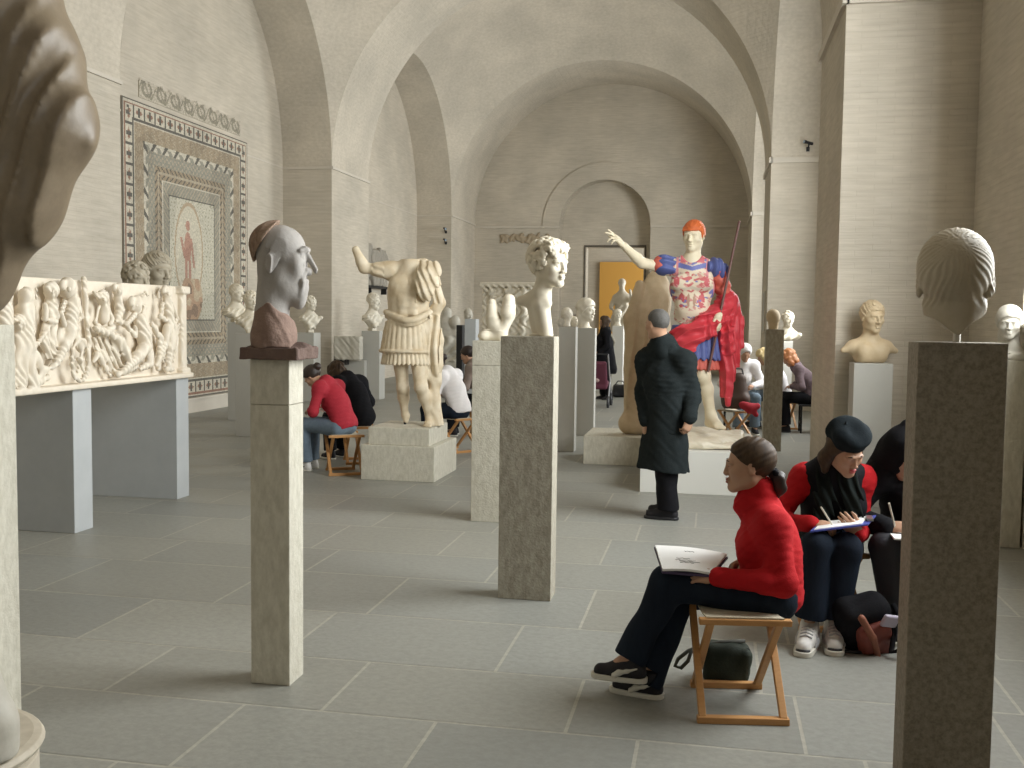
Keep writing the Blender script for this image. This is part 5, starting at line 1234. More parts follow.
def person(label, loc, J, hc, Rh, h=.006, sc=1.0, hsc=1.0, fem=True, skin=None, top=None, bottom=None, shoes=(None, None, None), hairs=None, hands=True,
           gtop=.016, hem=.02, sleeve=1.0, collar=None, gb=.012, flare=.02, extra=None, hc_curl=(.5,.6,.4), handdir=None, shoe_dir=None, legs_up=1.0, group=None, foldamp=.005, grounds=(0.0, 0.0), topname='sweater', botname='trousers', shoe_sc=1.0, belly=0.0, cls='person', shoe_up=None, hemup=.02):
    skin = skin or M_SKINP; t = thing('person', label, 'person', tuple(loc), group); up = unit(J['chest']-J['pelvis'])
    S = Sdf(); head_sdf(S, hc, Rh, hsc, fem=fem, neck=J['neck']); torso_sdf(S, J, -.012, sc, fem=False)
    for s in 'RL':
        arm_sdf(S, J, s, -.006 if s else 0, sc)
        leg_sdf(S, J, s, -.010, sc); S.at(); S.cap(J['an'+s], J['an'+s]+V(0,0,-.03)+unit(shoe_dir[s])*.05*sc, .032*sc, .025*sc, k=.02)
        if hands:
            fd, bk, sd = handdir[s][:3]; cu = handdir[s][3] if len(handdir[s]) > 3 else hc_curl; th = handdir[s][4] if len(handdir[s]) > 4 else (.6,.5)
            hand_sdf(S, J['wr'+s], fd, bk, sd, sc=sc*.98, curl=cu, thumb=th)
    S.build('body', skin, h, t)
    # upper garment
    S = Sdf(); torso_sdf(S, J, gtop, sc, fem=fem, belly=belly)
    for s in 'RL': arm_sdf(S, J, s, gtop*.8, sc, ge=gtop*.75, upto=sleeve, k=.05)
    for s in 'RL': S.chain([J['el'+s]*.15+J['wr'+s]*.85, J['wr'+s]+unit(J['wr'+s]-J['el'+s])*-.008], [.030*sc+gtop*.75, .028*sc+gtop*.75], k=.01)
    if collar: collar(S)
    hp = J['pelvis']-up*hem; S.at()
    ar = np.stack([J['shR'], J['shL'], J['elR'], J['elL'], J['wrR'], J['wrL'], J['pelvis']]); lo, hi = ar.min(0)-.25, ar.max(0)+.25
    def cut(x, y, z):
        dd = -((x-hp[0])*up[0]+(y-hp[1])*up[1]+(z-hp[2])*up[2])
        r = np.sqrt((x-hp[0])**2+(y-hp[1])**2+(z-hp[2])**2); return np.where(r < .27*sc, dd, np.minimum(dd, .27*sc-r))
    S.fn(cut, lo, hi, .01, 'i'); folds(S, lo, hi, foldamp, 22, 3, (1,1,1.4)); folds(S, lo, hi, foldamp*.5, 55, 6, (1,1,1.6))
    S.build(topname, top, h, t)
    # trousers
    S = Sdf(); hpv = unit(J['hipR']-J['hipL']); S.ell(J['pelvis'], V(.145,.100,.104)*sc+gb*.5, np.stack([hpv, unit(np.cross(up, hpv)), up], 1), k=.05)
    for s in 'RL':
        k9 = J['an'+s]*(1-hemup)+J['kn'+s]*hemup; S.at(); S.cap(J['hip'+s], J['kn'+s], .088*sc+gb, .060*sc+gb, k=.05); S.cap(J['kn'+s], k9, .060*sc+gb, .042*sc+gb+flare, k=.03)
        ax9 = unit(J['kn'+s]-J['an'+s]); S.fn(lambda x, y, z, k9=k9, ax9=ax9: np.where((x-k9[0])**2+(y-k9[1])**2+(z-k9[2])**2 < .02, -((x-k9[0])*ax9[0]+(y-k9[1])*ax9[1]+(z-k9[2])*ax9[2]), -1.0), k9-.16, k9+.16, .006, 'i')
    ar = np.stack([J[a+s] for a in ('hip','kn','an') for s in 'RL']); lo, hi = ar.min(0)-.25, ar.max(0)+.25
    folds(S, lo, hi, .006, 20, 9, (1,1,.7)); S.build(botname, bottom, h, t)
    for i, s in enumerate('RL'):
        if shoes[0] is not None: shoe(t, J['an'+s], shoe_dir[s], (0,0,1) if shoe_up is None else shoe_up[s], sc*shoe_sc, shoes, max(h*.8, .0035), ground=grounds[i])
    if hairs: hairs(t, h)
    if extra: extra(t, h)
    return t

def hair_mesh(c, R, sc, m, name='hair', line=LINE_SHORT, off=.010, kind='comb', amp=.0015, tail=None, extra=None):
    def f(t, h):
        S = Sdf(); hair(S, c, R, sc, off, line, kind, amp)
        if tail: S.at(c, R, sc); S.chain(tail[0], tail[1], k=.012); S.at()
        if extra: S.at(c, R, sc); extra(S); S.at()
        S.build(name, m, h*.9, t)
    return f
LINE_BACK = ([-.13,-.07,-.04,-.012,.012,.035,.06,.085], [-.105,-.100,-.075,-.010,.006,.030,.058,.075])

# --- woman in the red turtleneck, seated in profile
def red_woman():
    q = P; sc = 1.0
    J = dict(pelvis=q(772,591,4.52), chest=q(770,545,4.53), neck=q(761,508,4.54), shR=q(764,525,4.68), shL=q(772,525,4.40), elL=q(785,584,4.33), wrL=q(717,577,4.35), elR=q(774,588,4.76), wrR=q(747,562,4.60),
             hipR=q(770,594,4.60), hipL=q(772,597,4.44), knL=q(669,583,4.42), knR=q(680,592,4.60), anL=q(630,657,4.36), anR=q(647,684,4.42), fwd=V(-1,0,0))
    hc = q(748,465,4.53); Rh = facing(rad(-90), .04, .0)
    def collar(S):
        S.at(); a, b = q(759,488,4.535), q(757,508,4.535); S.cap(a, b, .064, .078, k=.012); S.cap(q(745,506,4.53), q(757,510,4.53), .052, .066, k=.03); S.cap(q(760,497,4.535), q(752,500,4.535), .074, .070, k=.008); S.cap(q(759,484,4.535)+V(0,0,.03), a, .040, .046, k=.0, mode='s')
    hd = dict(L=(unit(V(-1,.25,-.05)), V(-.1,-.55,.8), 1, (.35,.4,.3), (.9,.2)), R=(unit(V(-.8,-.5,-.25)), V(-.3,.5,.6), -1, (.7,.8,.5)))
    # thumb sides: left hand palm down/inward
    sd = dict(L=V(-1,.10,-.05), R=V(-1,.22,0))
    ln = LINE_BACK
    def ex(S):
        S.ell((0,-.118,-.045), (.034,.026,.034), k=.01)
    hs = hair_mesh(hc, Rh, 1.0, M_BRHAIR, line=([-.13,-.07,-.04,-.012,.012,.035,.06,.085], [-.105,-.100,-.075,.004,.010,.026,.052,.070]), off=.009, kind='strands', amp=.0016)
    def hs2(t, h):
        hs(t, h); S = Sdf(); S.at(hc, Rh, 1.03); S.chain([(0,-.100,-.035), (0,-.124,-.055), (.0,-.130,-.095), (0,-.116,-.135)], [.020,.028,.026,.010], k=.015); S.disp(lambda x, y, z: .002*np.sin(160*x+60*z), (-.06,-.2,-.16), (.06,-.09,.0)); S.at(); S.build('ponytail', M_DKHAIR, .004, t)
        S = Sdf(); S.at(hc, Rh, 1.03); S.chain([(s*.03,-.112,-.030+.0*s) for s in (-1, 1)], [.014,.014]); S.at(); S.build('hair_tie', M_BLACK, .004, t)
        for s in (-1, 1):
            e = MB(); c0 = hc+Rh @ V(s*.0745,.058,.012)
        S = Sdf(); S.at(hc, Rh, 1.0)
        for s in (-1, 1): S.chain([(s*.014,.0875,.018), (s*.031,.0885,.0235), (s*.049,.074,.017)], [.0026,.0030,.0018], k=.002)
        for s in (-1, 1): S.ell((s*.031,.0795,-.002), (.0062,.004,.0062), k=0)
        S.at(); S.build('brows_and_irises', M_DKHAIR, .0024, t)
        S = Sdf(); S.at(hc, Rh, 1.0); S.ell((0,.0895,-.0605), (.0205,.0085,.0055), k=.004); S.ell((0,.088,-.0735), (.017,.0095,.0064), k=.004); S.at(); S.build('lips', mat('lips', (.40,.14,.11), .45), .0024, t)
    person('woman in a red turtleneck seated in profile with a white sketchbook on her lap', (.15,4.5,0), J, hc, Rh, .0042, sc, 1.0, True, None, M_REDW, M_JEAND, (M_SHOEB, M_SOLE, M_SOLE), hs2,
           handdir=hd, shoe_dir=sd, collar=collar, gtop=.013, hem=.115, flare=.016, hemup=-.02, grounds=(0.0, .085), topname='turtleneck_sweater', botname='jeans', shoe_sc=1.02)
    # sketchbook
    t = None
    def up(p): return p+V(0,0,.014)
    t = thing('sketchbook', 'open white sketchbook on the lap of the woman in the red turtleneck', 'sketchbook', tuple(q(690,570,4.5)))
    A, B, Cc, D = up(q(662,574,4.34)), up(q(712,578,4.33)), up(q(728,559,4.62)), up(q(654,549,4.64))
    def sheet(z0, z1, m, name, curl=0.0, ins=0.0):
        n = 10; vs = []
        for i in range(n+1):
            for j in range(n+1):
                u, v = ins+(1-2*ins)*i/n, ins+(1-2*ins)*j/n; p = (A*(1-u)+B*u)*(1-v)+(D*(1-u)+Cc*u)*v; w = curl*(math.sin(PI*u)*.7+v*.5*u); vs.append(p+V(0,0,w))
        mb = MB(); N = (n+1)**2; mb.v = [tuple(p+V(0,0,z1)) for p in vs]+[tuple(p+V(0,0,z0)) for p in vs]
        for i in range(n):
            for j in range(n):
                a = i*(n+1)+j; mb.f += [(a,a+n+1,a+n+2,a+1),(a+N,a+N+1,a+N+n+2,a+N+n+1)]
        for i in range(n):
            for a, b in ((i*(n+1),(i+1)*(n+1)),(i*(n+1)+n,(i+1)*(n+1)+n),(i,i+1),(n*(n+1)+i,n*(n+1)+i+1)): mb.f.append((a,b,b+N,a+N))
        mb.c = [None]*len(mb.f); return mb.build(name, m, t)
    sheet(-.012, -.004, mat('dark_violet_board', (.06,.04,.09), .6), 'back_board'); pg = sheet(-.004, .006, M_PAPER, 'page_block', .012, .015)
    mb = MB()
    for k, (u0, u1, v) in enumerate(((.28,.62,.38),(.34,.70,.33),(.30,.52,.45),(.42,.56,.78),(.36,.6,.28))):
        pts = [(A*(1-u)+B*u)*(1-v)+(D*(1-u)+Cc*u)*v+V(0,0,.0072+.012*(math.sin(PI*u)*.7+v*.5*u)+.0) for u in np.linspace(u0, u1, 8)]; mb.tube([p+V(0,.006*math.sin(i*2+k),0) for i, p in enumerate(pts)], .0012, 5)
    mb.build('pencil_drawing', M_GREYLINE, t)
red_woman()

# handbag under the stool
S = Sdf(); a, b = P(703,683,4.70), P(750,684,4.70); c = (a+b)/2; c[2] = .085
S.box(c, ((b[0]-a[0])/2,.075,.085), rotm(0,0,.05), rnd=.035); S.disp(lambda x, y, z: .008*wob(x, y, z, 24, 2), c-.3, c+.3); S.fn(lambda x, y, z: -z+.002+0*x+0*y, c-.3, c+.3, 0, 'i')
t = thing('handbag', 'small dark green handbag on the floor beneath the nearest folding stool', 'bag', (c[0],c[1],0)); S.build('bag_body', mat('dark_green_cloth', (.022,.030,.020), .8, bump=(80,.3)), .005, t)
S = Sdf(); S.chain([c+V(-.09,-.03,.075), c+V(0,-.045,.070), c+V(.09,-.03,.070)], [.012,.010,.012], k=.01); S.build('zip_flap', M_BLACK, .004, t)
MB().tube([P(745,641,4.72), P(720,642,4.70), P(700,646,4.66), P(688,651,4.62), P(678,659,4.60), P(675,666,4.60), P(681,668,4.60), P(688,661,4.60), P(691,652,4.62), P(700,648,4.66)], .009, 8).build('strap', mat('grey_webbing', (.10,.10,.085), .8), t, smooth=True)

# --- woman in the beret
def beret_woman():
    q = P
    J = dict(pelvis=q(832,536,5.76), chest=q(832,500,5.66), neck=q(833,470,5.60), shR=q(804,478,5.62), shL=q(862,479,5.70), hipR=q(816,548,5.72), hipL=q(845,548,5.76), knR=q(817,545,5.30), knL=q(846,548,5.36), anR=q(809,628,5.30), anL=q(834,628,5.36), fwd=V(0,-1,0))
    J['wrR'] = q(812,524,5.38); J['wrL'] = q(858,534,5.40); J['elR'] = ik(J['shR'], J['wrR'], .28, .24, V(-.8,.1,-.8)); J['elL'] = ik(J['shL'], J['wrL'], .28, .24, V(.05,.5,-1))
    hc = q(846,451,5.47); Rh = facing(rad(30), .46, -.10)
    hd = dict(R=(unit(V(.9,-.25,-.05)), V(.1,-.35,.9), -1, (.7,.9,.5), (.4,.7)), L=(unit(V(-.45,-.3,.45)), V(.5,-.6,-.5), 1, (.45,.6,.4)))
    sd = dict(R=V(-.22,-1,0), L=V(-.05,-1,0))
    def hs(t, h):
        S = Sdf(); hair(S, hc, Rh, 1.0, .014, LINE_SHORT, 'waves', .0015); S.at(hc, Rh, 1.0)
        for s in (-1, 1): S.chain([(s*.070,-.02,.02), (s*.086,-.035,-.05), (s*.075,-.03,-.13)], [.035,.036,.02], k=.03)
        S.at(); S.build('hair', M_BRHAIR, h, t)
        # beret
        S = Sdf(); S.at(hc, Rh, 1.0); S.ell((-.012,-.008,.102), (.104,.113,.052), rotm(-.22,.10,0), k=.02); S.ell((0,-.02,.062), (.094,.112,.050), rotm(-.2,0,0), k=.03); S.cap((.02,-.03,.145), (.022,-.032,.166), .007,.005, k=.006)
        S.disp(lambda x, y, z: .009*wob(x, y, z, 30, 4), (-.2,-.2,0), (.2,.2,.3)); S.fn(lambda x, y, z: (.040+.05*np.clip(y, -.1, .1)-z)*.9+0*x, (-.2,-.2,-.1), (.2,.2,.3), .006, 'i'); S.at()
        S.build('beret', mat('slate_blue_felt', (.011,.015,.018), .9, noise=(18,.5,(.020,.026,.030)), bump=(120,.2), spec=.08), h*.9, t)
        S = Sdf(); S.at(hc, Rh, 1.0)
        for s in (-1, 1): S.chain([(s*.014,.088,.018), (s*.031,.089,.0235), (s*.049,.075,.017)], [.003,.0035,.002], k=.002)
        S.at(); S.build('eyebrows', M_DKHAIR, .0028, t)
        S = Sdf(); S.at(hc, Rh, 1.0); S.ell((0,.0895,-.0605), (.0215,.0085,.006), k=.004); S.ell((0,.088,-.0735), (.018,.0095,.007), k=.004); S.at(); S.build('lips', mat('red_lips', (.42,.08,.08), .45), .003, t)
        # black waistcoat and the long dark scarf over it
        S = Sdf(); torso_sdf(S, J, .028, 1.0, True); S.at(); up = unit(J['chest']-J['pelvis'])
        for s in 'RL': S.ell(J['sh'+s]+V(.035 if s == 'L' else -.035, -.0, -.02), .085, k=.02, mode='s')
        S.fn(lambda x, y, z: -((x-J['pelvis'][0])*up[0]+(y-J['pelvis'][1])*up[1]+(z-J['pelvis'][2])*up[2])-.01, J['pelvis']-.5, J['neck']+.4, .01, 'i')
        folds(S, J['pelvis']-.4, J['neck']+.3, .006, 24, 7); S.build('black_waistcoat', M_BLACK, h, t)
        S = Sdf(); n = J['neck']; S.cap(n+V(-.05,.03,-.005), n+V(.055,.02,-.005), .062, .060, k=.04); S.cap(n+V(-.02,-.05,-.01), n+V(.03,-.05,-.01), .045,.045, k=.04)
        for dx, l in ((-.055,.36), (.085,.40)): S.chain([n+V(dx*.8,-.06,-.02), n+V(dx,-.125,-.14), n+V(dx*1.05,-.145,-.26), n+V(dx*1.1,-.13,-l)], [.045,.042,.042,.044], k=.02, flat=((0,1,0), .5))
        S.disp(lambda x, y, z: .006*np.sin(130*x+8*np.sin(9*z)), n-V(.3,.4,.5), n+V(.3,.2,.1)); S.build('scarf', mat('black_green_scarf', (.009,.012,.011), .95, bump=(120,.3), spec=.1), h, t)
        MB().tube([J['wrR']+V(.004,.0,0)+.031*(math.cos(a)*V(.1,.75,.6)+math.sin(a)*V(.1,-.6,.75)) for a in np.linspace(0, 2*PI, 18)[:-1]], .005, 6, True).build('bracelet', mat('pale_metal', (.75,.70,.62), .3, .6), t)
    person('woman in a dark beret and red sleeves drawing on a blue clipboard', (.62,5.7,0), J, hc, Rh, .005, 1.0, 1.0, True, None, M_REDW, M_JEAND, (None,)*3, hs, handdir=hd, shoe_dir=sd, gtop=.014, hem=.06, flare=.022, hemup=.13, topname='red_sweater', botname='jeans')
    t = [o for o in bpy.data.objects if o.name.startswith('person') and o.parent is None][-1]
    for s, tw in (('R', 0), ('L', 0)):
        an = J['an'+s]; o = shoe(t, an, sd[s], (0,0,1), 1.22, (M_SHOEW, M_SOLE, M_SILVER), .004, 'sneaker', ground=0.0)
        f = unit(sd[s]); r = np.cross(f, V(0,0,1)); b = V(an[0], an[1], .088*1.22); lc = MB()
        for k in range(4):
            y = .045+.022*k; z = -.018-.0085*k; z += .026; lc.tube([b+r*-.030+f*y+V(0,0,z-.012), b+f*(y+.004)+V(0,0,z+.002), b+r*.030+f*y+V(0,0,z-.012)], .0042, 6)
        lc.build('laces', M_SILVER, o)
        st = Sdf(); st.at(b, np.stack([r, f, V(0,0,1)], 1), 1.22)
        for e in (-1, 1):
            for k in range(3): st.chain([(e*.0375,.078-.030*k,-.066), (e*.0385,.060-.030*k,-.045), (e*.033,.046-.028*k,-.022)], [.0055,.0055,.0045], k=.003)
        st.at(); st.build('side_stripes', M_SILVER, .004, o)
        cp = Sdf(); cp.at(b, np.stack([r, f, V(0,0,1)], 1), 1.22); cp.ell((.004,.140,-.066), (.030,.022,.014), k=.01); cp.at(); cp.build('toe_cap', M_CHAR, .004, o)
    # clipboard, sheet and pencil
    cb = thing('clipboard', 'blue clipboard with white sheets held by the woman in the beret', 'clipboard', tuple(q(842,526,5.35)))
    A, B, Cc, D = q(810,531,5.24), q(868,524,5.30), q(876,515,5.52), q(820,522,5.46)
    def slabq(k0, k1, z0, z1, m, name):
        cs = [(A*(1-u)+B*u)*(1-v)+(D*(1-u)+Cc*u)*v for u, v in ((k0,k0),(k1,k0),(k1,k1),(k0,k1))]; mb = MB(); mb.v = [tuple(p+V(0,0,z0)) for p in cs]+[tuple(p+V(0,0,z1)) for p in cs]
        mb.f = [(0,3,2,1),(4,5,6,7),(0,1,5,4),(1,2,6,5),(2,3,7,6),(3,0,4,7)]; mb.c = [None]*6; return mb.build(name, m, cb)
    slabq(0, 1, -.008, 0, mat('blue_board', (.06,.08,.32), .5), 'board'); slabq(.06, .88, .0005, .005, M_PAPER, 'paper_sheets')
    c0 = (B+Cc)/2; MB().bar(c0+V(-.015,-.05,.006), c0+V(-.010,.05,.006), .03, .012).build('clip', mat('clip_steel', (.5,.5,.5), .3, .9), cb)
    p0, p1 = q(833,526,5.34), q(821,507,5.28); pt = MB().tube([p0, p0*.93+p1*.07, p1], [.001,.0045,.0045], 8).build('pencil', M_PEN); origin_to(pt, tuple(p0)); tag(pt, 'pencil in the hand of the woman in the beret', 'pencil')
beret_woman()

# --- hooded person half hidden by the right pedestal
def hooded():
    q = P
    J = dict(pelvis=q(912,530,5.98), chest=q(910,492,5.90), neck=q(908,465,5.84), shR=q(880,476,5.80), shL=q(938,478,5.98), hipR=q(898,545,5.92), hipL=q(925,547,6.0), knR=q(884,545,5.52), knL=q(912,548,5.56), anR=q(897,622,5.56), anL=q(915,625,5.62), fwd=V(0,-1,0))
    J['wrR'] = q(886,527,5.54); J['wrL'] = q(925,530,5.6); J['elR'] = ik(J['shR'], J['wrR'], .28, .25, V(-.9,.3,-.6)); J['elL'] = ik(J['shL'], J['wrL'], .28, .25, V(.9,.3,-.6))
    hc = q(903,456,5.74); Rh = facing(rad(30), .55, 0)
    hd = dict(R=(unit(V(.85,-.35,.1)), V(-.1,-.5,.8), -1, (.6,.8,.5), (.4,.7)), L=(unit(V(-.8,-.4,0)), V(.1,-.5,.8), 1, (.5,.6,.4)))
    def hs(t, h):
        S = Sdf(); S.at(hc, Rh, 1.0); S.ell((0,-.03,.02), (.108,.125,.125), k=.03); S.cap((0,-.04,.08), (0,-.075,.155), .075,.03, k=.05); S.cap((0,-.05,-.04), (0,-.06,-.14), .10,.11, k=.05)
        S.ell((0,.125,-.02), (.066,.075,.095), k=.02, mode='s'); S.at(); folds(S, hc-.3, hc+.3, .006, 26, 5); S.build('hood', M_BLACK, h, t)
    person('person in a black hooded jacket drawing, half behind the right foreground pedestal', (1.12,5.9,0), J, hc, Rh, .006, 1.0, .95, True, None, M_BLACK, mat('charcoal_trousers', (.030,.030,.036), .85, bump=(90,.2)), (M_SHOEB, M_SOLE, None), hs, handdir=hd, shoe_dir=dict(R=V(-.2,-1,0), L=V(.1,-1,0)), gtop=.03, hem=.10, flare=.02, topname='jacket')
    p0, p1 = q(895,527,5.45), q(889,503,5.40); o = MB().tube([p0, p0*.93+p1*.07, p1], [.001,.005,.005], 8).build('pencil', M_PEN); origin_to(o, tuple(p0)); tag(o, 'pale pencil in the hand of the hooded person', 'pencil')
    c = q(900,533,5.5); o = MB(); o.box((c[0]-.05,c[1]-.13,c[2]-.012),(c[0]+.26,c[1]+.10,c[2]-.002)); o = o.build('sketch_pad', M_PAPER, None, bevel=.002); origin_to(o, tuple(c)); tag(o, 'white pad on the knees of the hooded person, mostly behind the pedestal', 'sketch pad')
hooded()

# backpack
def backpack():
    c = V(.80,5.33,0); t = thing('backpack', 'red and black backpack slumped on the floor beside the hooded person', 'backpack', tuple(c)); R = rotm(.42,-.28,.3)
    S = Sdf(); S.at(c+V(.0,.05,.0), R); S.box((0,0,.15), (.125,.08,.15), rnd=.06); S.disp(lambda x, y, z: .022*wob(x, y, z, 16, 3), (-.25,-.2,-.05), (.25,.2,.4)); S.at(); S.fn(lambda x, y, z: .003-z+0*x+0*y, c-.4, c+.5, 0, 'i')
    S.build('main_compartment', M_BLACK, .007, t)
    S = Sdf(); S.at(c+V(.0,.05,.0), R); S.box((.01,-.085,.12), (.085,.045,.11), rnd=.035); S.disp(lambda x, y, z: .008*wob(x, y, z, 30, 5), (-.25,-.2,-.05), (.25,.2,.4)); S.at(); S.fn(lambda x, y, z: .003-z+0*x+0*y, c-.4, c+.5, 0, 'i')
    S.build('front_pocket', mat('dark_red_nylon', (.20,.045,.030), .6, noise=(10,.5,(.10,.03,.025))), .006, t)
    S = Sdf(); S.at(c+V(.0,.05,.0), R); S.chain([(-.06,-.10,.30), (-.02,-.13,.18), (.0,-.135,.06)], [.018,.018,.015], k=.01); S.at(); S.build('red_brown_strap', mat('rust_webbing', (.24,.09,.055), .7), .005, t)
    S = Sdf(); S.at(c+V(.0,.05,.0), R); S.box((.08,-.115,.24), (.045,.012,.035), rotm(0,.5,0), rnd=.01); S.at(); S.build('reflective_flap', mat('lilac_grey_nylon', (.42,.38,.47), .4), .005, t)
    MB().tube([c+V(.12,-.02,.24), c+V(.17,-.12,.15), c+V(.14,-.15,.05), c+V(.10,-.13,.03), c+V(.12,-.08,.12), c+V(.12,-.02,.20)], .014, 8).build('shoulder_strap', M_BLACK, t, smooth=True)
    MB().tube([c+V(-.03,-.10,.012), c+V(-.11,-.10,.008), c+V(-.18,-.06,.008)], .008, 6).build('hanging_strap', M_CHAR, t, smooth=True)
backpack()

# --- standing man in the black coat
def man():
    q = P; Y = 8.5
    J = dict(pelvis=q(667,430,8.5), chest=q(666,383,8.5), neck=q(663,345,8.5), shR=q(685,362,8.42), shL=q(647,360,8.60), hipR=q(674,440,8.44), hipL=q(661,440,8.58), knR=q(667,477,8.42), knL=q(665,476,8.60), anR=q(668,509,8.46), anL=q(667,505,8.64), fwd=V(-.75,.66,0))
    J['wrR'] = q(690,419,8.30); J['elR'] = q(692,391,8.46); J['wrL'] = q(646,422,8.50); J['elL'] = q(643,390,8.62)
    hc = q(657,324,8.47); Rh = facing(PI+.75, .02, .0)
    hd = dict(R=(unit(V(-.35,-.1,-1)), V(.6,-.8,0), -1, (.6,.8,.4)), L=(unit(V(-.1,.0,-1)), V(-.8,-.3,.1), 1, (.3,.3,.2)))
    def hs(t, h):
        S = Sdf(); hair(S, hc, Rh, 1.0, .008, ([-.12,-.07,-.03,.0,.03,.06,.09], [-.070,-.062,-.02,.01,.045,.06,.07]), 'tuft', .0015); S.build('hair', M_GYHAIR, .006, t)
        # long coat skirt and its collar
        S = Sdf(); p = J['pelvis']
        S.cap(q(666,395,8.5), q(665,446,8.5), .175, .21, k=.05, flat=((.66,.75,0), .78)); S.cap(q(665,446,8.5), q(663,470,8.5), .21, .235, k=.03, flat=((.66,.75,0), .78)); zc = q(664,469,8.5)[2]
        S.fn(lambda x, y, z: zc-.05*(x-p[0])-z+0*y, p-.7, p+.7, .01, 'i'); S.disp(lambda x, y, z: .010*wob(x, y, z*.5, 14, 3)+.004*wob(x, y, z, 40, 4), p-.7, p+.7); S.build('coat_skirt', M_COAT, h, t)
        S = Sdf(); S.chain([q(651,346,8.58), q(660,342,8.46), q(672,347,8.42)], [.035,.04,.035], k=.02); S.cap(q(662,341,8.47), q(664,352,8.46), .075,.09, k=.03); S.build('coat_collar', M_COAT, h, t)
    person('man in a long black coat standing before the white plinth, seen from behind', (-.38,8.5,0), J, hc, Rh, .0075, 1.08, 1.06, False, None, M_COAT, M_BLACK, (M_SHOEB, M_CHAR, None), hs, handdir=hd, shoe_dir=dict(R=V(-1,.12,0), L=V(-.9,.5,0)), gtop=.030, hem=.02, flare=.03, gb=.014, topname='coat', foldamp=.008, shoe_sc=1.1, sleeve=.97)
man()

# --- generic seated / standing sitters of the background
def seated(loc, ang, lean=.45, headp=.5, sc=1.0, kn=.44, tuck=.0, hs_=.1, armz=.16, spread=.10):
    """joints of a seated figure; ang: heading (0 = +Y, positive to the left)"""
    Rz = rotm(0, 0, ang); L = lambda x, y, z: np.asarray(loc, float)+Rz @ (V(x, y, z)*sc)
    pz = .53; u = V(0, math.sin(lean), math.cos(lean)); u2 = V(0, math.sin(lean*1.5), math.cos(lean*1.5)); c = V(0,0,pz)+u*.27; n = c+u2*.23; s = c+u2*.175
    J = dict(pelvis=L(0,0,pz), chest=L(*c), neck=L(*n), shR=L(.175,s[1],s[2]), shL=L(-.175,s[1],s[2]), hipR=L(.09,.02,pz-.03), hipL=L(-.09,.02,pz-.03), knR=L(spread,kn,.51), knL=L(-spread,kn,.51), anR=L(spread*1.05,kn+.02-tuck,.10), anL=L(-spread*1.05,kn-.03-tuck,.10), fwd=Rz @ V(0,1,0))
    J['wrR'] = L(.09,kn-.14,pz+armz); J['wrL'] = L(-.10,kn-.10,pz+armz-.02)
    J['elR'] = ik(J['shR'], J['wrR'], .28*sc, .25*sc, Rz @ V(.7,-.3,-.7)); J['elL'] = ik(J['shL'], J['wrL'], .28*sc, .25*sc, Rz @ V(-.7,-.3,-.7))
    f = Rz @ V(0, math.cos(headp), -math.sin(headp)); hu = Rz @ V(0, math.sin(headp), math.cos(headp)); Rh = frame_from(f, hu)
    hc = J['neck']+(Rz @ V(0, math.sin(lean*1.5)*.10+.055, math.cos(lean)*.11+.02))*sc
    hd = dict(R=(Rz @ unit(V(-.5,.8,-.1)), Rz @ V(.2,.1,.9), -1), L=(Rz @ unit(V(.5,.8,-.1)), Rz @ V(-.2,.1,.9), 1)); fd = Rz @ V(0,1,0)
    return J, hc, Rh, hd, dict(R=fd, L=fd)
def long_hair(hc, Rh, sc, m, l=.16, w=.095):
    def ex(S): S.ell((0,-.05,-.06), (w,.06,.11), k=.03); S.chain([(.072,.01,.0), (.082,.015,-l*.6), (.07,.02,-l)], [.040,.036,.02], k=.03); S.chain([(-.072,.01,.0), (-.082,.015,-l*.6), (-.07,.02,-l)], [.040,.036,.02], k=.03); S.disp(lambda x, y, z: .005*np.sin(70*z+40*y+3*np.sin(60*x)), (-.15,-.2,-.25), (.15,.1,.0))
    return hair_mesh(hc, Rh, sc, m, off=.020, kind='waves', amp=.005, extra=ex)
def bun_hair(hc, Rh, sc, m):
    def ex(S): S.ell((0,-.135,.03), (.045,.04,.045), k=.01)
    return hair_mesh(hc, Rh, sc, m, off=.012, kind='waves', amp=.0015, line=LINE_BACK, extra=ex)
def sheet_on(J, Rz_ang, label, w=.20, d=.26, lift=.05, name='sketch_pad'):
    c = (J['knR']+J['knL'])/2*.55+J['pelvis']*.45; c = c+V(0,0,.10+lift); R = rotm(0,0,Rz_ang) @ rotm(.12,0,0); mb = MB()
    vs = [c+R @ V(x*w/2, y*d/2, z) for z in (-.006,.006) for x, y in ((-1,-1),(1,-1),(1,1),(-1,1))]
    mb.add(vs, [(0,3,2,1),(4,5,6,7),(0,1,5,4),(1,2,6,5),(2,3,7,6),(3,0,4,7)]); o = mb.build(name, M_PAPER); origin_to(o, tuple(c)); tag(o, label, 'sketch pad', 'sketch pads on laps')

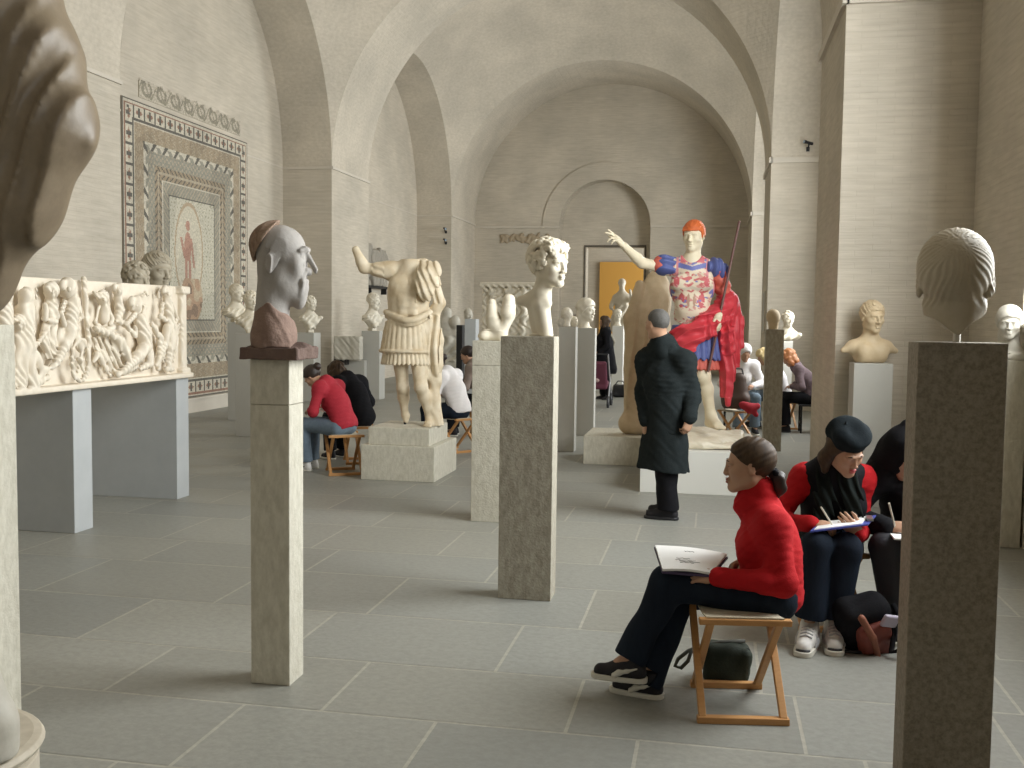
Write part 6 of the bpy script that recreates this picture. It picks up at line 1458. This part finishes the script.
a = V(-3.78,10.14,0); J, hc, Rh, hd, sd = seated(a, rad(78), .40, .85, .97, kn=.46); hc = hc+V(-.06,0,-.06)
person('person in a dark red sweater and jeans drawing by the two tier plinth', a, J, hc, Rh, .0085, .98, .95, True, None, M_REDD, M_JEANB, (M_SHOEW, M_SOLE, M_BLACK), bun_hair(hc, Rh, .98, M_DKHAIR), handdir=hd, shoe_dir=sd, hem=.06); sheet_on(J, rad(78), 'white pad on the knees of the person in the dark red sweater')
a = V(-3.89,10.95,0); J, hc, Rh, hd, sd = seated(a, rad(62), .40, .8, .96); hc = hc+V(-.05,0,-.05)
person('person in a black jacket sitting just behind the dark red sweater', a, J, hc, Rh, .0095, 1.0, .98, True, None, M_BLACK, M_BLACK, (M_SHOEB, M_SOLE, None), long_hair(hc, Rh, 1.0, M_BRHAIR, .10), handdir=hd, shoe_dir=sd, gtop=.028, hem=.12, topname='jacket')
a = V(-3.05,12.2,0); J, hc, Rh, hd, sd = seated(a, rad(72), .32, .55, .98); hc = hc+V(-.04,0,-.03)
person('person in a white top seen from behind the headless statue, seated on a folding stool', a, J, hc, Rh, .010, 1.02, .97, True, None, M_WHITE, M_JEAND, (M_SHOEB, M_SOLE, None), bun_hair(hc, Rh, 1.0, M_DKHAIR), handdir=hd, shoe_dir=sd, hem=.06, topname='top')
a = V(-3.10,13.75,0); J, hc, Rh, hd, sd = seated(a, rad(85), .25, .35, 1.0)
person('dark haired person seated behind the travertine pedestal, only the face showing', a, J, hc, Rh, .011, 1.0, .97, True, None, mat('taupe_shirt', (.22,.17,.14), .8), M_BLACK, (M_SHOEB, M_SOLE, None), hair_mesh(hc, Rh, 1.0, M_DKHAIR, kind='tuft'), handdir=hd, shoe_dir=sd, hem=.08, topname='shirt')
stool(a, .4, 'folding stool under the dark haired person behind the travertine pedestal')

def standing(px, py, Y, ang, H=1.68):
    g = PF(px, py); g = V(g[0]*Y/g[1], Y, 0); s = H/1.72; Rz = rotm(0,0,ang); L = lambda x, y, z: g+Rz @ (V(x,y,z)*s)
    J = dict(pelvis=L(0,0,.96), chest=L(0,.01,1.25), neck=L(0,0,1.46), shR=L(.17,0,1.40), shL=L(-.17,0,1.40), hipR=L(.09,0,.92), hipL=L(-.09,0,.92), knR=L(.09,.03,.50), knL=L(-.09,-.02,.50), anR=L(.09,.0,.09), anL=L(-.10,-.10,.09), elR=L(.24,-.02,1.12), elL=L(-.24,-.02,1.12), wrR=L(.20,.14,.98), wrL=L(-.20,.14,.98), fwd=Rz @ V(0,1,0))
    f = Rz @ V(0,1,0); hd = dict(R=(Rz @ unit(V(-.4,.9,-.2)), Rz @ V(.8,.2,.5), -1), L=(Rz @ unit(V(.4,.9,-.2)), Rz @ V(-.8,.2,.5), 1))
    return g, J, L(0,.03,1.61), frame_from(f, (0,0,1)), hd, dict(R=f, L=f), L
def coat(L, m, z0=.55):
    def f(t, h):
        S = Sdf(); S.cap(L(0,0,1.2), L(0,0,.85), .17,.20, k=.05); S.cap(L(0,0,.85), L(0,0,z0+.1), .20,.25, k=.05); zc = L(0,0,z0)[2]; p = L(0,0,.8)
        S.fn(lambda x, y, z: zc-z+0*x+0*y, p-.8, p+.8, 0, 'i'); folds(S, p-.8, p+.8, .012, 12, 3, (1,1,.4)); S.build('coat_skirt', m, h, t)
    return f
g, J, hc, Rh, hd, sd, L = standing(604, 399, 20.9, rad(105), 1.70)
def ex(t, h):
    coat(L, M_BLACK)(t, h); MB().tube([L(-.16,-.05,1.44), L(.02,-.20,1.20), L(.22,-.14,.95)], .022, 6).build('bag_strap', mat('beige_strap', (.45,.42,.34), .8), t)
person('woman in a long black coat standing far back near the doorway', g, J, hc, Rh, .016, 1.0, .98, True, None, M_BLACK, M_BLACK, (M_SHOEB, M_CHAR, None), long_hair(hc, Rh, 1.0, M_BRHAIR), handdir=hd, shoe_dir=sd, gtop=.03, extra=ex, topname='coat')
g, J, hc, Rh, hd, sd, L = standing(574, 401, 20.2, rad(10), 1.72)
person('dark clothed person showing as a thin strip between two far grey pedestals', g, J, hc, Rh, .016, 1.0, .98, True, None, M_BLACK, M_BLACK, (M_SHOEB, M_CHAR, None), hair_mesh(hc, Rh, 1.0, M_DKHAIR), handdir=hd, shoe_dir=sd, gtop=.03, extra=coat(L, M_BLACK), topname='coat')
# pushchair behind them, bag on the floor
def pushchair():
    g = PF(595,405); c = V(g[0],19.3,0); c[0] = P(597,405,19.3)[0]; t = thing('pushchair', 'dark pushchair beside the far woman in the long black coat', 'pushchair', tuple(c))
    for sx in (-.24,.24):
        for sy, r in ((-.30,.10), (.30,.13)): MB().tube([c+V(sx+(.0),sy+r*math.cos(a),r+r*math.sin(a)) for a in np.linspace(0, 2*PI, 20)[:-1]], .022, 6, True).build('wheel', M_CHAR, t)
        MB().tube([c+V(sx,.32,.12), c+V(sx,-.05,.52), c+V(sx,-.45,1.0)], .014, 6).build('frame_tube', M_SILVER, t); MB().tube([c+V(sx,-.30,.10), c+V(sx,.05,.55)], .014, 6).build('frame_tube', M_SILVER, t)
    MB().tube([c+V(-.24,-.45,1.0), c+V(.24,-.45,1.0)], .018, 6).build('handle', M_CHAR, t)
    S = Sdf(); S.box(c+V(0,.08,.40), (.20,.20,.05), rotm(.2,0,0), rnd=.04); S.box(c+V(0,-.16,.62), (.20,.05,.26), rotm(.45,0,0), rnd=.04, k=.03); S.build('seat', mat('wine_cloth', (.12,.03,.05), .8), .018, t)
    S = Sdf(); S.ell(c+V(0,.02,.52), (.14,.2,.10), k=.03); S.build('blanket', mat('pink_blanket', (.52,.36,.34), .9), .018, t)
pushchair()
g = PF(620,397); S = Sdf(); S.box((g[0],g[1],.13), (.17,.12,.14), rnd=.07); S.disp(lambda x, y, z: .02*wob(x, y, z, 12, 4), g-.4, g+.6); S.fn(lambda x, y, z: .002-z+0*x+0*y, g-.4, g+.6, 0, 'i')
t = thing('shoulder_bag', 'dark bag left on the floor before the far pale pedestal', 'bag', (g[0],g[1],0)); S.build('bag_body', M_CHAR, .016, t); MB().tube([g+V(-.12,0,.24), g+V(-.05,0,.34), g+V(.05,0,.34), g+V(.12,0,.24)], .012, 6).build('strap', M_CHAR, t)

# --- group seated behind the painted statue
g = P(738,400,15.6); a = V(g[0],15.6,0); J, hc, Rh, hd, sd = seated(a, rad(-35), .30, .35, 1.05)
J, hc, Rh, hd, sd = seated(a, rad(195), .30, .4, 1.05, spread=.12)
def cap_(t, h): S = Sdf(); S.at(hc, Rh, 1.0); S.ell((0,-.02,.05), (.098,.115,.10), k=.02); S.cap((0,-.04,-.02), (0,-.05,-.13), .085,.09, k=.03); S.ell((0,.10,-.02), (.07,.07,.09), k=.02, mode='s'); S.at(); S.build('white_hood', M_WHITE, h, t)
person('person in white with a white hood behind the red cloak of the painted statue', a, J, hc, Rh, .012, 1.03, .98, True, None, M_WHITE, M_JEANB, (M_SHOEB, M_SOLE, None), cap_, handdir=hd, shoe_dir=sd, gtop=.022, hem=.08, topname='sweatshirt')
def bench(x0, x1, y0, y1, z, label, m):
    t = thing('folding_chair', label, 'chair', ((x0+x1)/2,(y0+y1)/2,0)); MB().box((x0,y0,z-.03),(x1,y1,z)).build('seat', m, t, bevel=.006)
    for x in (x0+.03, x1-.03):
        for y in (y0+.03, y1-.03): MB().tube([(x,y,0),(x,y,z-.03)], .014, 8).build('leg', M_METAL, t)
    for x in (x0+.03, x1-.03): MB().tube([(x,y0+.03,.14),(x,y1-.03,.14)], .010, 6).build('stretcher', M_METAL, t)
    return t
bench(a[0]-.22, a[0]+.26, 15.42, 15.82, .43, 'light topped stool under the person in white behind the red cloak', M_PWHITE)
g = P(799,400,15.7); a = V(g[0]+.20,15.75,0); J, hc, Rh, hd, sd = seated(a, rad(88), .42, .7, 1.02, kn=.40)
person('ginger haired person in a plum top writing on a bench by the brick pier', a, J, hc, Rh, .011, 1.0, .98, True, None, M_PLUM, M_BLACK, (M_SHOEB, M_CHAR, None), long_hair(hc, Rh, 1.02, M_GINGER, .13), handdir=hd, shoe_dir=sd, topname='top', hem=.06); sheet_on(J, rad(88), 'white sheets on the knees of the ginger haired person')
bench(a[0]-.20, a[0]+.30, 15.55, 15.95, .43, 'black seat with thin metal legs under the ginger haired person', M_CHAR)
g = P(783,400,16.5); a = V(g[0]-.02,16.25,0); J, hc, Rh, hd, sd = seated(a, rad(100), .36, .6, 1.0)
person('blond person in a white shirt mostly hidden behind the dark slim pedestal', a, J, hc, Rh, .012, 1.0, .98, True, None, M_WHITE, M_JEANB, (M_SHOEB, M_SOLE, None), long_hair(hc, Rh, 1.0, M_BLOND, .10), handdir=hd, shoe_dir=sd, topname='shirt', hem=.04)
stool(a, .2, 'wooden folding stool under the blond person in the white shirt')
# brown bag on a folding stool, red cloth
a = PF(735,439); c = V(a[0]+.03,a[1]+.1,.42); t = thing('shoulder_bag', 'big brown bag standing on a folding stool behind the painted statue', 'bag', tuple(c))
S = Sdf(); S.cap(c+V(-.04,0,.15), c+V(-.0,0,.40), .185,.11, k=.05, flat=((0,1,0), .7)); S.box(c+V(-.03,0,.10), (.185,.125,.10), rnd=.07, k=.05); S.disp(lambda x, y, z: .012*wob(x, y, z, 14, 3), c-.4, c+.6); S.fn(lambda x, y, z: c[2]-z+.001+0*x+0*y, c-.4, c+.6, 0, 'i'); S.build('bag_body', mat('brown_leather', (.085,.055,.042), .6, noise=(8,.5,(.06,.035,.028))), .011, t)
MB().tube([c+V(-.09,0,.42), c+V(-.05,-.02,.56), c+V(.04,-.02,.56), c+V(.08,0,.42)], .012, 6).build('handle', M_CHAR, t)
c2 = P(746,415,13.9); c2 = V(a[0]+.19,a[1]-.09,.43); S = Sdf(); S.chain([c2+V(-.10,0,.06), c2+V(.0,-.02,.02), c2+V(.10,0,.05)], [.05,.06,.04], k=.04); S.chain([c2+V(.02,0,.0), c2+V(.08,0,-.07)], [.04,.03], k=.03); S.disp(lambda x, y, z: .012*wob(x, y, z, 24, 2), c2-.3, c2+.3)
o = S.build('red_cloth', M_REDD, .010); origin_to(o, tuple(c2)); tag(o, 'crumpled red cloth hanging on the stool with the big brown bag', 'cloth')
# ------------------------------------------------------------------ daylight, camera, colour
def area(name, loc, rot, sx, sy, e, col):
    l = bpy.data.lights.new(name, 'AREA'); l.shape = 'RECTANGLE'; l.size = sx; l.size_y = sy; l.energy = e; l.color = col
    o = bpy.data.objects.new(name, l); C.objects.link(o); o.location = loc; o.rotation_euler = rot; return o
DAY = (.965, 1.0, 1.0)
for (cy, w), e in zip(rims, (120, 800, 640, 760)):
    area('window_daylight', (XRW+.62, cy, 3.95), (0, PI/2, 0), 4.6, w*1.95, e, DAY)
area('window_daylight', (2.6, 38, 3.5), (0, PI/2, 0), 4.5, 5, 520, DAY)  # added lamp inside the room beyond, which has no window built
w = bpy.data.worlds.new('sky'); bpy.context.scene.world = w; w.use_nodes = True
w.node_tree.nodes['Background'].inputs[0].default_value = (.75,.82,.9,1); w.node_tree.nodes['Background'].inputs[1].default_value = .6
cam = bpy.data.cameras.new('camera'); co = bpy.data.objects.new('camera', cam); C.objects.link(co)
cam.sensor_width = 36; cam.lens = 36*FPX/1024; cam.clip_start = .05; cam.clip_end = 200
from mathutils import Matrix
M = Matrix([[CR[0], CU[0], -CF[0], 0], [CR[1], CU[1], -CF[1], 0], [CR[2], CU[2], -CF[2], CAM_H], [0, 0, 0, 1]]); co.matrix_world = M
sc = bpy.context.scene; sc.camera = co
sc.view_settings.view_transform = 'Standard'; sc.view_settings.look = 'None'; sc.view_settings.gamma = 1.0
sc.view_settings.use_curve_mapping = False; sc.view_settings.exposure = 0.22
sc.cycles.max_bounces = 8; sc.cycles.diffuse_bounces = 6; sc.cycles.glossy_bounces = 2
sc.cycles.use_denoising = True; sc.cycles.sample_clamp_indirect = 6
